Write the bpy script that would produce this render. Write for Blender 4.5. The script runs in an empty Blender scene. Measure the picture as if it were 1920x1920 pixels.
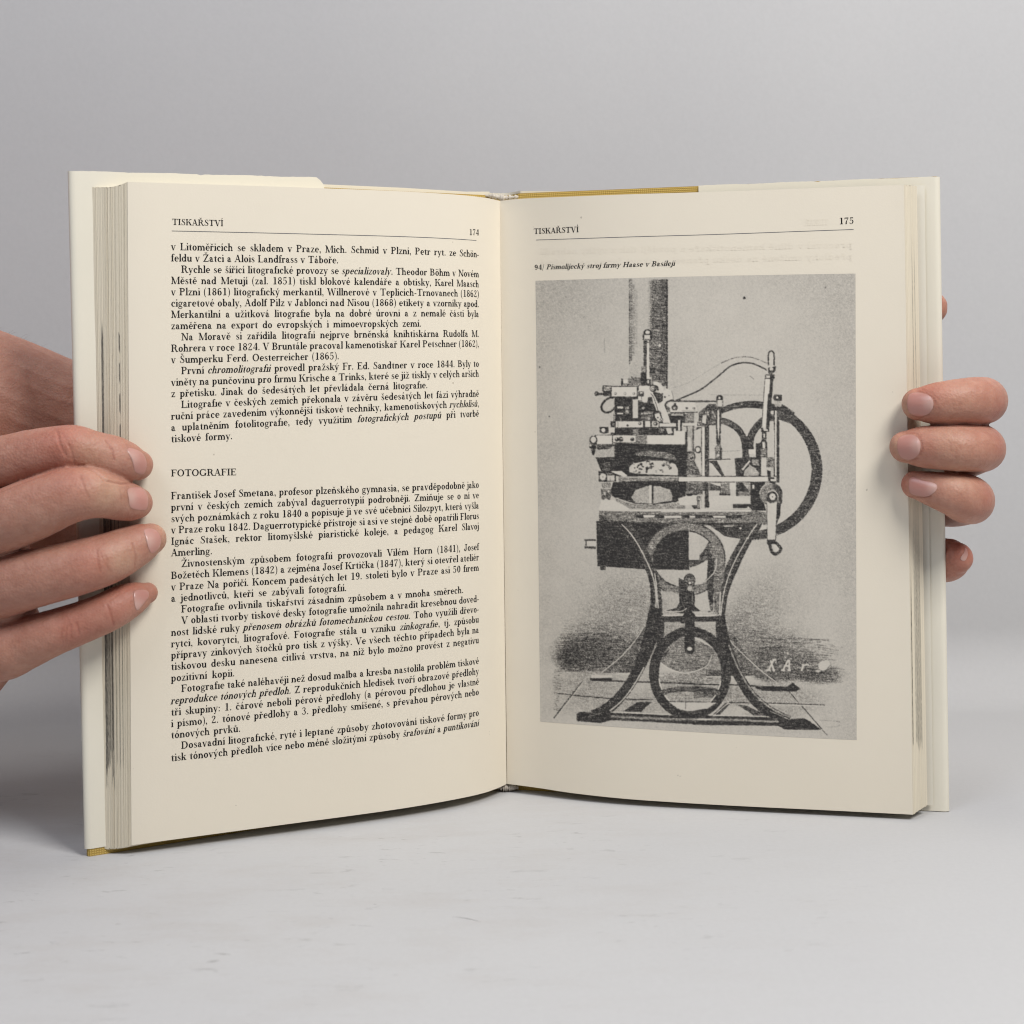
import bpy, bmesh, math, random
import numpy as np
from mathutils import Vector, Matrix
from mathutils.bvhtree import BVHTree

random.seed(7)
rng = np.random.default_rng(11)
SC = bpy.context.scene
COL = SC.collection

# ------------------------------------------------------------------ camera
# all lengths below are in centimetres and are scaled to metres by U
U = 0.01
FPX = 2800.0            # focal length in photo pixels (photo is 1920 wide)
PX0, PY0 = 960.0, 690.0  # principal point (eye level)
ROLL = math.radians(0.8)
CR, SR = math.cos(ROLL), math.sin(ROLL)
EYE = 16.73             # eye height above the table

cam_d = bpy.data.cameras.new("camera")
cam = bpy.data.objects.new("camera", cam_d)
COL.objects.link(cam)
cam_d.sensor_width = 36.0
cam_d.lens = 36.0 * FPX / 1920.0
cam_d.shift_x = 0.0
cam_d.shift_y = (PY0 - 960.0) / 1920.0
cam_d.clip_start = 0.02
cam_d.clip_end = 20.0
cam_d.dof.use_dof = True
cam_d.dof.focus_distance = 0.55
cam_d.dof.aperture_fstop = 16.0
cam.matrix_world = Matrix(((CR, SR, 0, 0), (0, 0, -1, 0), (-SR, CR, 0, EYE * U), (0, 0, 0, 1)))
SC.camera = cam

# ------------------------------------------------------------------ light
wd = bpy.data.worlds.new("World")
SC.world = wd
wd.use_nodes = True
wd.node_tree.nodes["Background"].inputs[0].default_value = (0.56, 0.66, 1.0, 1)
wd.node_tree.nodes["Background"].inputs[1].default_value = 0.07

def area_light(name, loc, target, sx, sy, power, col):
    ld = bpy.data.lights.new(name, 'AREA')
    ld.shape = 'RECTANGLE'
    ld.size, ld.size_y = sx * U, sy * U
    ld.energy = power
    ld.color = col
    o = bpy.data.objects.new(name, ld)
    COL.objects.link(o)
    o.location = Vector(loc) * U
    d = (Vector(target) - Vector(loc))
    o.rotation_euler = d.to_track_quat('-Z', 'Y').to_euler()
    return o

area_light("softbox_overhead", (4, 52, 112), (0, 58, 0), 56, 38, 2.2, (1.0, 0.985, 0.965))
area_light("softbox_left", (-46, -4, 90), (0, 60, 16), 44, 44, 2.9, (0.82, 0.88, 1.0))
area_light("softbox_right", (48, -2, 92), (0, 60, 16), 38, 38, 11.0, (1.0, 0.978, 0.95))

SC.view_settings.view_transform = 'Standard'
SC.view_settings.look = 'None'
SC.view_settings.exposure = 0.0
SC.view_settings.gamma = 1.0
SC.view_settings.use_curve_mapping = False
SC.cycles.max_bounces = 8
SC.cycles.use_denoising = True
SC.cycles.filter_width = 1.1

# ------------------------------------------------------------------ helpers
def P(px, py, d):
    """photo pixel + depth (cm) -> world point (cm)"""
    xc = (px - PX0) * d / FPX
    yc = (PY0 - py) * d / FPX
    return np.array((xc * CR + yc * SR, d, -xc * SR + yc * CR + EYE))

def proj(p):
    x, d, z = p[0], p[1], p[2] - EYE
    return PX0 + FPX * (x * CR - z * SR) / d, PY0 - FPX * (x * SR + z * CR) / d

def mesh_obj(name, verts, faces, mat, parent=None, smooth=True, col=None, label=None):
    me = bpy.data.meshes.new(name)
    v = (np.asarray(verts, dtype=float) * U)
    if isinstance(faces, np.ndarray):
        n, k = faces.shape
        me.vertices.add(len(v)); me.vertices.foreach_set("co", v.ravel())
        me.loops.add(n * k); me.loops.foreach_set("vertex_index", faces.ravel().astype(np.int32))
        me.polygons.add(n)
        me.polygons.foreach_set("loop_start", np.arange(0, n * k, k, dtype=np.int32))
        me.update(calc_edges=True)
        me.validate()
    else:
        me.from_pydata(v.tolist(), [], faces)
    if smooth:
        me.polygons.foreach_set("use_smooth", np.ones(len(me.polygons), dtype=bool))
    if col is not None:
        set_col(me, col)
    me.materials.append(mat)
    o = bpy.data.objects.new(name, me)
    COL.objects.link(o)
    if parent is not None:
        o.parent = parent
    if label:
        o["label"] = label
    return o

def set_col(me, col, name="tone"):
    a = me.color_attributes.new(name, 'FLOAT_COLOR', 'POINT')
    c = np.ones((len(me.vertices), 4), dtype=np.float32)
    c[:, :col.shape[1]] = col
    a.data.foreach_set("color", c.ravel())

def grid_faces(nu, nv):
    i = np.arange(nu - 1)[:, None] * nv + np.arange(nv - 1)[None, :]
    i = i.ravel()
    return np.stack([i, i + nv, i + nv + 1, i + 1], axis=1)

def empty(name, loc, label, cat, group=None):
    o = bpy.data.objects.new(name, None)
    COL.objects.link(o)
    o["label"] = label
    o["category"] = cat
    if group:
        o["group"] = group
    return o

class NT:
    def __init__(s, name):
        s.m = bpy.data.materials.new(name); s.m.use_nodes = True
        s.t = s.m.node_tree; s.b = s.t.nodes["Principled BSDF"]
    def n(s, typ, **kw):
        x = s.t.nodes.new(typ)
        for k, v in kw.items():
            if k.startswith("i_"):
                x.inputs[k[2:].replace("_", " ")].default_value = v
            else:
                setattr(x, k, v)
        return x
    def l(s, a, b): s.t.links.new(a, b)

def simple_mat(name, col, rough=0.6, bump=0.0, bscale=200, mottled=0.0, mscale=20, spec=0.3, stretch=(1, 1, 1), coat=0.0):
    k = NT(name)
    k.b.inputs["Roughness"].default_value = rough
    k.b.inputs["Specular IOR Level"].default_value = spec
    k.b.inputs["Coat Weight"].default_value = coat
    k.b.inputs["Coat Roughness"].default_value = 0.2
    tc = k.n("ShaderNodeTexCoord"); mp = k.n("ShaderNodeMapping"); k.l(tc.outputs["Object"], mp.inputs[0])
    mp.inputs["Scale"].default_value = stretch
    if mottled:
        nz = k.n("ShaderNodeTexNoise", i_Scale=mscale, i_Detail=6.0, i_Roughness=0.6); k.l(mp.outputs[0], nz.inputs[0])
        mx = k.n("ShaderNodeMix", data_type='RGBA')
        c2 = tuple(max(0, c * (1 - mottled)) for c in col)
        mx.inputs[6].default_value = (*c2, 1); mx.inputs[7].default_value = (*[min(1, c * (1 + mottled * .5)) for c in col], 1)
        k.l(nz.outputs[0], mx.inputs[0]); k.l(mx.outputs[2], k.b.inputs["Base Color"])
    else:
        k.b.inputs["Base Color"].default_value = (*col, 1)
    if bump:
        nb = k.n("ShaderNodeTexNoise", i_Scale=bscale, i_Detail=5.0); k.l(mp.outputs[0], nb.inputs[0])
        bm = k.n("ShaderNodeBump", i_Strength=bump, i_Distance=0.0004); k.l(nb.outputs[0], bm.inputs["Height"])
        k.l(bm.outputs[0], k.b.inputs["Normal"])
    return k.m

def interp_smooth(x, xs, ys):
    """monotone-ish cubic (Catmull-Rom / pchip style) interpolation"""
    xs = np.asarray(xs, float); ys = np.asarray(ys, float)
    h = np.diff(xs); dl = np.diff(ys) / h
    m = np.zeros_like(ys); m[0], m[-1] = dl[0], dl[-1]
    for i in range(1, len(xs) - 1):
        m[i] = 0 if dl[i-1] * dl[i] <= 0 else 2 * dl[i-1] * dl[i] / (dl[i-1] + dl[i])
    x = np.atleast_1d(np.asarray(x, float))
    k = np.clip(np.searchsorted(xs, x) - 1, 0, len(xs) - 2)
    t = (x - xs[k]) / h[k]
    t2, t3 = t * t, t * t * t
    return (2*t3-3*t2+1)*ys[k] + (t3-2*t2+t)*h[k]*m[k] + (-2*t3+3*t2)*ys[k+1] + (t3-t2)*h[k]*m[k+1]
# ------------------------------------------------------------------ setting: one white sweep, table running up into the wall
def backdrop_mat():
    k = NT("backdrop_paper")
    k.b.inputs["Roughness"].default_value = 0.72
    k.b.inputs["Specular IOR Level"].default_value = 0.25
    tc = k.n("ShaderNodeTexCoord")
    # broad unevenness of the painted surface
    n1 = k.n("ShaderNodeTexNoise", i_Scale=9.0, i_Detail=3.0); k.l(tc.outputs["Object"], n1.inputs[0])
    mx = k.n("ShaderNodeMix", data_type='RGBA')
    mx.inputs[6].default_value = (0.502, 0.500, 0.503, 1); mx.inputs[7].default_value = (0.546, 0.543, 0.538, 1)
    k.l(n1.outputs[0], mx.inputs[0])
    # scuffs: short dark dashes, only on the table in front of the book
    mp = k.n("ShaderNodeMapping"); mp.inputs["Scale"].default_value = (90, 330, 60); mp.inputs["Rotation"].default_value = (0, 0, math.radians(-16))
    k.l(tc.outputs["Object"], mp.inputs[0])
    n2 = k.n("ShaderNodeTexNoise", i_Scale=1.0, i_Detail=3.0, i_Roughness=0.65, i_Distortion=0.6); k.l(mp.outputs[0], n2.inputs[0])
    r2 = k.n("ShaderNodeValToRGB"); r2.color_ramp.elements[0].position = 0.61; r2.color_ramp.elements[1].position = 0.70
    k.l(n2.outputs[0], r2.inputs[0])
    n3 = k.n("ShaderNodeTexNoise", i_Scale=26.0, i_Detail=2.0); k.l(tc.outputs["Object"], n3.inputs[0])
    r3 = k.n("ShaderNodeValToRGB"); r3.color_ramp.elements[0].position = 0.44; r3.color_ramp.elements[1].position = 0.62
    k.l(n3.outputs[0], r3.inputs[0])
    # wear is centred where books get set down
    vd = k.n("ShaderNodeVectorMath", operation='DISTANCE'); k.l(tc.outputs["Object"], vd.inputs[0]); vd.inputs[1].default_value = (-0.09, 0.50, 0)
    mr = k.n("ShaderNodeMapRange"); mr.inputs[1].default_value = 0.08; mr.inputs[2].default_value = 0.24; mr.inputs[3].default_value = 1; mr.inputs[4].default_value = 0
    k.l(vd.outputs["Value"], mr.inputs[0])
    m1 = k.n("ShaderNodeMath", operation='MULTIPLY'); k.l(r2.outputs[0], m1.inputs[0]); k.l(r3.outputs[0], m1.inputs[1])
    m2 = k.n("ShaderNodeMath", operation='MULTIPLY'); k.l(m1.outputs[0], m2.inputs[0]); k.l(mr.outputs[0], m2.inputs[1])
    m3 = k.n("ShaderNodeMath", operation='MULTIPLY'); k.l(m2.outputs[0], m3.inputs[0]); m3.inputs[1].default_value = 0.42
    # soft yellowish smudges
    n5 = k.n("ShaderNodeTexNoise", i_Scale=1.0, i_Detail=4.0, i_Roughness=0.7)
    mp5 = k.n("ShaderNodeMapping"); mp5.inputs["Scale"].default_value = (22, 60, 22); mp5.inputs["Rotation"].default_value = (0, 0, math.radians(-14))
    k.l(tc.outputs["Object"], mp5.inputs[0]); k.l(mp5.outputs[0], n5.inputs[0])
    r5 = k.n("ShaderNodeValToRGB"); r5.color_ramp.elements[0].position = 0.48; r5.color_ramp.elements[1].position = 0.72
    k.l(n5.outputs[0], r5.inputs[0])
    m5 = k.n("ShaderNodeMath", operation='MULTIPLY'); k.l(r5.outputs[0], m5.inputs[0]); k.l(mr.outputs[0], m5.inputs[1])
    m6 = k.n("ShaderNodeMath", operation='MULTIPLY'); k.l(m5.outputs[0], m6.inputs[0]); m6.inputs[1].default_value = 0.28
    xs = k.n("ShaderNodeMix", data_type='RGBA'); xs.inputs[7].default_value = (0.42, 0.385, 0.355, 1)
    k.l(mx.outputs[2], xs.inputs[6]); k.l(m6.outputs[0], xs.inputs[0])
    x2 = k.n("ShaderNodeMix", data_type='RGBA'); x2.inputs[7].default_value = (0.16, 0.15, 0.14, 1)
    k.l(xs.outputs[2], x2.inputs[6]); k.l(m3.outputs[0], x2.inputs[0])
    # fine tooth of the paper
    n7 = k.n("ShaderNodeTexNoise", i_Scale=520.0, i_Detail=3.0, i_Roughness=0.7); k.l(tc.outputs["Object"], n7.inputs[0])
    m7 = k.n("ShaderNodeMapRange"); m7.inputs[1].default_value = 0.25; m7.inputs[2].default_value = 0.75; m7.inputs[3].default_value = 0.975; m7.inputs[4].default_value = 1.025; k.l(n7.outputs[0], m7.inputs[0])
    v7 = k.n("ShaderNodeVectorMath", operation='SCALE'); k.l(x2.outputs[2], v7.inputs[0]); k.l(m7.outputs[0], v7.inputs["Scale"]); k.l(v7.outputs[0], k.b.inputs["Base Color"])
    nb = k.n("ShaderNodeTexNoise", i_Scale=700.0, i_Detail=3.0); k.l(tc.outputs["Object"], nb.inputs[0])
    bm = k.n("ShaderNodeBump", i_Strength=0.12, i_Distance=0.0003); k.l(nb.outputs[0], bm.inputs["Height"]); k.l(bm.outputs[0], k.b.inputs["Normal"])
    return k.m

prof = [(-60, 0.0), (0, 0.0), (40, 0.0), (70, 0.0)]
for a in range(0, 91, 5):
    prof.append((71 + 3.5 * math.sin(math.radians(a)), 3.5 - 3.5 * math.cos(math.radians(a))))
prof += [(74.5, 30), (74.5, 70), (74.5, 140)]
xs_ = np.linspace(-130, 130, 27)
bv = np.array([(x, p[0], p[1]) for x in xs_ for p in prof])
bk = mesh_obj("backdrop", bv, grid_faces(len(xs_), len(prof)), backdrop_mat())
bk["kind"] = "structure"
bk["label"] = "seamless off-white paper backdrop, scuffed where it lies flat as a table top"
bk["category"] = "backdrop"
# ------------------------------------------------------------------ a small high-contrast book face, drawn as polygons (1000 units per em)
def _rect(x0, y0, x1, y1): return [[(x0, y0), (x1, y0), (x1, y1), (x0, y1)]]
def _arc(cx, cy, rx, ry, tx, ty, a0=0, a1=360, n=None):
    n = n or max(5, int(abs(a1 - a0) / 24)); out = []
    for i in range(n):
        q = []
        for a, inner in ((i, 0), (i + 1, 0), (i + 1, 1), (i, 1)):
            t = math.radians(a0 + (a1 - a0) * a / n)
            q.append((cx + (rx - tx * inner) * math.cos(t), cy + (ry - ty * inner) * math.sin(t)))
        out.append(q)
    return out
def _dot(cx, cy, r, n=8): return [[(cx + r * math.cos(2 * math.pi * i / n), cy + r * math.sin(2 * math.pi * i / n)) for i in range(n)]]
def _ln(x0, y0, x1, y1, w): # slanted bar with horizontal cuts of width w
    return [[(x0 - w/2, y0), (x0 + w/2, y0), (x1 + w/2, y1), (x1 - w/2, y1)]]
def _path(pts, sub=3):
    pts = np.array(pts, float); res = []
    for i in range(len(pts) - 1):
        p0, p1, p2, p3 = pts[max(i-1, 0)], pts[i], pts[i+1], pts[min(i+2, len(pts)-1)]
        for s in range(sub):
            t = s / sub
            res.append(.5*((2*p1)+(-p0+p2)*t+(2*p0-5*p1+4*p2-p3)*t*t+(-p0+3*p1-3*p2+p3)*t**3))
    res.append(pts[-1]); res = np.array(res)
    tg = np.gradient(res[:, :2], axis=0); tg /= np.linalg.norm(tg, axis=1)[:, None] + 1e-9
    nn = np.stack([-tg[:, 1], tg[:, 0]], 1) * res[:, 2:3] / 2
    a, b = res[:, :2] + nn, res[:, :2] - nn
    return [[tuple(a[i]), tuple(b[i]), tuple(b[i+1]), tuple(a[i+1])] for i in range(len(res) - 1)]
_H = 60   # hairline
_S = 130   # stem
def _G():
    R, A, D, L, Q = _rect, _arc, _dot, _ln, _path
    S, H = _S, _H
    g = {}
    g['a'] = (455, A(190, 295, 150, 150, S, H, 0, 150) + D(92, 300, 48) + R(242, 50, 340, 295) + A(205, 122, 168, 132, S, H, 75, 325) + [[(300, 8), (400, 0), (440, 40), (340, 62)]])
    g['b'] = (500, R(60, 20, 60+S, 700) + R(0, 668, 60, 700) + A(262, 220, 198, 232, S, H, -150, 150) + R(60, 0, 100, 40))
    g['c'] = (430, A(235, 220, 205, 232, S+4, H, 45, 312) + D(352, 322, 50))
    g['d'] = (510, R(318, 0, 318+S, 700) + R(250, 668, 318, 700) + A(232, 220, 200, 232, S, H, 30, 330) + R(410, 0, 475, H))
    g['e'] = (450, A(235, 220, 200, 232, 70, H, 0, 90) + A(235, 220, 205, 232, S+4, H, 90, 312) + R(110, 210, 432, 210+H))
    g['f'] = (300, R(80, 0, 80+S, 570) + A(240, 560, 160, 150, 90, H, 65, 180) + D(300, 645, 50) + R(0, 408, 290, 442) + R(15, 0, 265, H))
    g['g'] = (465, A(212, 275, 168, 175, 88, H, 0, 360) + R(340, 395, 430, 430) + D(425, 395, 38) + A(215, -88, 200, 118, 62, 46, 0, 360) + Q([(120, 150, 40), (75, 90, 50), (120, 40, 60), (230, 25, 70), (330, 0, 70), (390, -60, 50)]))
    g['h'] = (515, R(60, 0, 60+S, 700) + R(0, 668, 60, 700) + R(5, 0, 212, H) + A(275, 290, 155, 160, S, H+4, 0, 150) + R(332, 0, 430, 295) + R(275, 0, 485, H))
    g['ı'] = (235, R(70, 0, 70+S, 436) + R(8, 408, 72, 442) + R(12, 0, 226, H))
    g['i'] = (235, g['ı'][1] + D(116, 620, 58))
    g['j'] = (240, R(80, -80, 80+S, 436) + R(15, 408, 82, 442) + A(66, -80, 112, 135, S, H, -150, 0) + D(-35, -140, 46) + D(128, 620, 58))
    g['k'] = (510, R(60, 0, 60+S, 700) + R(0, 668, 60, 700) + R(5, 0, 212, H) + L(150, 180, 370, 425, 52) + L(270, 275, 400, 10, 118) + R(285, 408, 470, 442) + R(290, 0, 505, H))
    g['l'] = (240, R(70, 0, 70+S, 700) + R(8, 668, 72, 700) + R(12, 0, 226, H))
    arch = lambda x: A(x + 15, 290, 155, 160, S, H+4, 0, 150) + R(x + 72, 0, x + 72 + S, 295) + R(x + 25, 0, x + 222, H)
    g['n'] = (515, R(60, 0, 60+S, 436) + R(0, 408, 62, 442) + R(5, 0, 212, H) + arch(260))
    g['m'] = (775, R(60, 0, 60+S, 436) + R(0, 408, 62, 442) + R(5, 0, 212, H) + arch(255) + arch(520))
    g['o'] = (480, A(240, 220, 208, 234, S+4, H, 0, 360, 16))
    g['p'] = (510, R(60, -212, 60+S, 436) + R(0, 408, 62, 442) + R(5, -212, 212, -212+H) + A(265, 220, 198, 232, S, H, -150, 150))
    g['r'] = (395, R(60, 0, 60+S, 436) + R(0, 408, 62, 442) + R(5, 0, 230, H) + A(262, 300, 125, 145, 60, H, 55, 165) + D(328, 368, 54))
    s_ = [(318, 335, 30), (290, 405, 34), (195, 427, 40), (105, 370, 78), (125, 290, 92), (210, 230, 104), (295, 160, 96), (310, 85, 78), (255, 28, 46), (170, 12, 34), (85, 40, 34), (55, 125, 30)]
    g['s'] = (385, Q(s_, 2))
    g['t'] = (330, R(95, 70, 95+S, 440) + [[(95, 430), (193, 430), (193, 590)]] + R(10, 408, 310, 442) + A(220, 100, 125, 112, S, H, 180, 305))
    g['u'] = (515, R(60, 120, 60+S, 442) + R(0, 408, 62, 442) + A(215, 155, 155, 165, S, H+4, 180, 335) + R(325, 0, 325+S, 442) + R(262, 408, 330, 442) + R(420, 0, 480, H))
    g['v'] = (465, L(100, 430, 235, -8, 112) + L(235, -8, 385, 430, 44) + R(0, 408, 200, 442) + R(300, 408, 470, 442))
    g['w'] = (690, L(100, 430, 225, -8, 105) + L(225, -8, 345, 430, 40) + L(345, 430, 465, -8, 105) + L(465, -8, 600, 430, 40) + R(0, 408, 200, 442) + R(520, 408, 690, 442))
    g['x'] = (470, L(110, 430, 365, 10, 120) + L(370, 430, 90, 10, 42) + R(5, 408, 215, 442) + R(290, 408, 455, 442) + R(5, 0, 180, H) + R(260, 0, 470, H))
    g['y'] = (465, L(100, 430, 245, 0, 112) + L(200, -130, 385, 430, 44) + D(125, -160, 54) + Q([(125, -200, 36), (180, -170, 36), (205, -125, 40)]) + R(0, 408, 200, 442) + R(300, 408, 470, 442))
    g['z'] = (425, R(40, 408, 390, 442) + L(330, 420, 95, 20, 112) + R(40, 0, 400, H) + R(40, 330, 66, 440) + R(374, 0, 400, 120))
    C = 680; W = 126
    st = lambda x: R(x, 0, x + W, C)
    sf = lambda x, t=True, b=True: (R(x - 65, 0, x + W + 65, H) if b else []) + (R(x - 65, C - H, x + W + 65, C) if t else [])
    g['A'] = (650, L(90, 0, 300, C, 44) + L(310, C, 510, 0, 122) + R(160, 215, 440, 215 + H) + R(0, 0, 180, H) + R(400, 0, 650, H))
    g['B'] = (610, st(90) + R(20, 0, 320, H) + R(20, C-H, 310, C) + R(190, 338, 320, 338+H) + A(300, 512, 210, 168, W, H, -90, 90) + A(315, 186, 245, 186, W+5, H, -90, 90))
    g['D'] = (690, st(90) + R(20, 0, 320, H) + R(20, C-H, 320, C) + A(310, 340, 330, 340, W+8, H, -90, 90, 10))
    g['E'] = (590, st(90) + R(20, 0, 550, H) + R(20, C-H, 530, C) + R(195, 335, 410, 335+H) + R(498, 510, 530, C) + R(518, 0, 550, 180) + R(385, 275, 412, 430))
    g['F'] = (560, st(90) + sf(90) + R(20, C-H, 530, C) + R(195, 335, 410, 335+H) + R(498, 510, 530, C) + R(385, 275, 412, 430))
    g['G'] = (730, A(355, 340, 325, 352, W+5, H, 42, 335, 14) + R(530, 30, 640, 285) + R(460, 255, 710, 289) + R(590, 450, 622, C))
    g['H'] = (740, st(90) + st(510) + sf(90) + sf(510) + R(195, 325, 515, 325+H))
    g['I'] = (330, st(105) + sf(105))
    g['J'] = (430, R(200, 150, 310, C) + R(120, C-H, 390, C) + A(150, 150, 160, 165, W, H, 180, 360) + D(58, 190, 58))
    g['K'] = (700, st(90) + sf(90) + L(190, 250, 540, 660, 56) + L(370, 400, 570, 10, 140) + R(430, C-H, 650, C) + R(440, 0, 705, H))
    g['L'] = (580, st(90) + sf(90) + R(20, 0, 550, H) + R(518, 0, 550, 200))
    g['M'] = (860, R(110, 0, 110+H+6, C) + L(150, C, 415, 0, 120) + L(415, 0, 690, C, 42) + R(670, 0, 670+W, C) + R(30, 0, 220, H) + R(20, C-H, 190, C) + R(610, 0, 845, H) + R(680, C-H, 845, C))
    g['N'] = (720, R(120, 0, 120+H+6, C) + L(150, C, 570, 0, 130) + R(575, 0, 575+H+6, C) + R(30, 0, 230, H) + R(20, C-H, 200, C) + R(490, C-H, 700, C))
    g['O'] = (720, A(360, 340, 325, 352, W+8, H, 0, 360, 20))
    g['P'] = (590, st(90) + sf(90) + R(20, C-H, 310, C) + R(190, 312, 320, 312+H) + A(305, 496, 235, 184, W, H, -90, 90))
    g['R'] = (690, st(90) + sf(90) + R(20, C-H, 310, C) + R(190, 332, 320, 332+H) + A(305, 506, 235, 174, W, H, -90, 90) + L(390, 345, 530, 20, 125) + R(500, 0, 690, H))
    g['S'] = (510, Q([(x * 1.35 + 5, y * 1.56, w * 1.12) for x, y, w in s_], 2) + R(410, 470, 436, C) + R(60, 0, 86, 220))
    g['T'] = (650, R(270, 0, 270+W, C) + R(20, C-H, 630, C) + R(20, 500, 50, C) + R(600, 500, 630, C) + R(180, 0, 470, H))
    g['V'] = (660, L(130, C-10, 345, -8, 128) + L(345, -8, 560, C-10, 44) + R(0, C-H, 250, C) + R(450, C-H, 660, C))
    g['W'] = (960, L(130, C-10, 310, -8, 120) + L(310, -8, 490, C-10, 44) + L(490, C-10, 670, -8, 120) + L(670, -8, 860, C-10, 44) + R(0, C-H, 250, C) + R(760, C-H, 950, C))
    g['Z'] = (600, R(60, C-H, 560, C) + L(480, C-20, 130, 20, 128) + R(40, 0, 560, H) + R(60, 520, 90, C) + R(530, 0, 560, 170))
    g['0'] = (500, A(250, 335, 205, 350, S, H, 0, 360, 16))
    g['1'] = (500, R(205, 0, 205+S, 685) + R(110, 0, 400, H) + [[(205, 685), (205, 640), (100, 600), (100, 625)]])
    g['2'] = (500, Q([(110, 480, 70), (110, 590, 60), (230, 662, 40), (350, 600, 90), (350, 480, 100), (230, 300, 70), (90, 100, 45)], 3) + [[(60, 0), (430, 0), (440, 180), (415, 180), (390, 90), (80, 90)]])
    g['3'] = (500, Q([(110, 540, 75), (150, 640, 50), (250, 662, 40), (350, 580, 90), (320, 430, 80), (220, 365, 36)], 3) + Q([(220, 365, 36), (340, 310, 80), (380, 180, 100), (320, 50, 70), (210, 8, 40), (110, 50, 50), (90, 140, 80)], 3))
    g['4'] = (500, R(290, 0, 290+S, 680) + L(310, 660, 70, 190, 44) + R(40, 170, 460, 170+H+8) + R(220, 0, 450, H))
    g['5'] = (500, R(110, 590, 400, 680) + R(110, 350, 140, 640) + Q([(115, 360, 34), (240, 420, 40), (360, 340, 90), (380, 200, 104), (310, 50, 70), (200, 8, 40), (100, 60, 50), (85, 140, 80)], 3))
    g['6'] = (500, A(255, 210, 200, 222, S, H, 0, 360) + Q([(390, 600, 60), (330, 660, 40), (230, 640, 50), (130, 520, 84), (100, 340, 98), (105, 200, 98)], 3))
    g['7'] = (500, R(70, 590, 440, 680) + R(70, 500, 96, 680) + Q([(420, 610, 40), (300, 400, 60), (225, 200, 100), (215, 40, 120), (215, 0, 120)], 3))
    g['8'] = (500, A(250, 510, 175, 168, 78, H, 0, 360) + A(250, 185, 208, 195, S, H, 0, 360))
    g['9'] = (500, [[(500 - x, 672 - y) for x, y in q] for q in g['6'][1]])
    g['.'] = (215, D(105, 52, 60)); g[':'] = (230, D(115, 52, 58) + D(115, 360, 58))
    g[','] = (215, D(105, 55, 60) + Q([(145, 50, 50), (140, -50, 40), (80, -130, 24)]))
    g['('] = (290, Q([(240, 735, 20), (120, 560, 60), (80, 270, 84), (120, -20, 60), (240, -195, 20)], 3))
    g[')'] = (290, Q([(50, 735, 20), (170, 560, 60), (210, 270, 84), (170, -20, 60), (50, -195, 20)], 3))
    g['-'] = (300, R(40, 175, 255, 245)); g['/'] = (330, L(60, -150, 270, 740, 40))
    acute = lambda x, y: [[(x - 40, y), (x - 5, y), (x + 95, y + 170), (x + 10, y + 190)]]
    caron = lambda x, y: [[(x - 125, y + 150), (x - 85, y + 160), (x + 15, y + 45), (x - 20, y)], [(x + 125, y + 150), (x + 85, y + 160), (x - 15, y + 45), (x + 20, y)]]
    ring = lambda x, y: A(x, y + 85, 88, 88, 36, 36, 0, 360)
    dia = lambda x, y: D(x - 95, y + 90, 50) + D(x + 95, y + 90, 50)
    for ch, base, f, x, y in (('á', 'a', acute, 195, 510), ('é', 'e', acute, 225, 510), ('í', 'ı', acute, 105, 510), ('ó', 'o', acute, 235, 510), ('ú', 'u', acute, 240, 510), ('ý', 'y', acute, 240, 510),
                           ('ě', 'e', caron, 240, 510), ('š', 's', caron, 190, 510), ('č', 'c', caron, 235, 510), ('ř', 'r', caron, 200, 510), ('ž', 'z', caron, 215, 510), ('ň', 'n', caron, 260, 510),
                           ('ů', 'u', ring, 245, 500), ('ö', 'o', dia, 240, 520), ('Ž', 'Z', caron, 310, 735), ('Š', 'S', caron, 250, 735), ('Ř', 'R', caron, 320, 735), ('Í', 'I', acute, 150, 735)):
        g[ch] = (g[base][0], g[base][1] + f(x, y))
    return g
GLY = _G()

def text_polys(runs, em, width=None, kx=1.0, space=0.27):
    """runs: [(string, italic)] -> polygons laid out from x=0 on the baseline (cm), justified to width"""
    items = []; nat = 0.0; nsp = 0
    for txt, it in runs:
        txt = txt.replace('fi', 'f\u0131')
        for ch in txt:
            if ch == ' ':
                items.append(None); nsp += 1
            else:
                w = GLY[ch][0] * em / 1000 * kx * (0.95 if it else 1)
                items.append((ch, it, w)); nat += w
    sp = space * em if (width is None or nsp == 0) else (width - nat) / nsp
    out = []; x = 0.0
    for t in items:
        if t is None:
            x += sp; continue
        ch, it, w = t; k = w / GLY[ch][0]; e = em / 1000
        for q in GLY[ch][1]:
            if it:
                out.append([(x + (a * k) + 0.24 * (b - 200) * e, b * e) for a, b in q])
            else:
                out.append([(x + a * k, b * e) for a, b in q])
        x += w
    return out, x, nat, nsp
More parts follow.
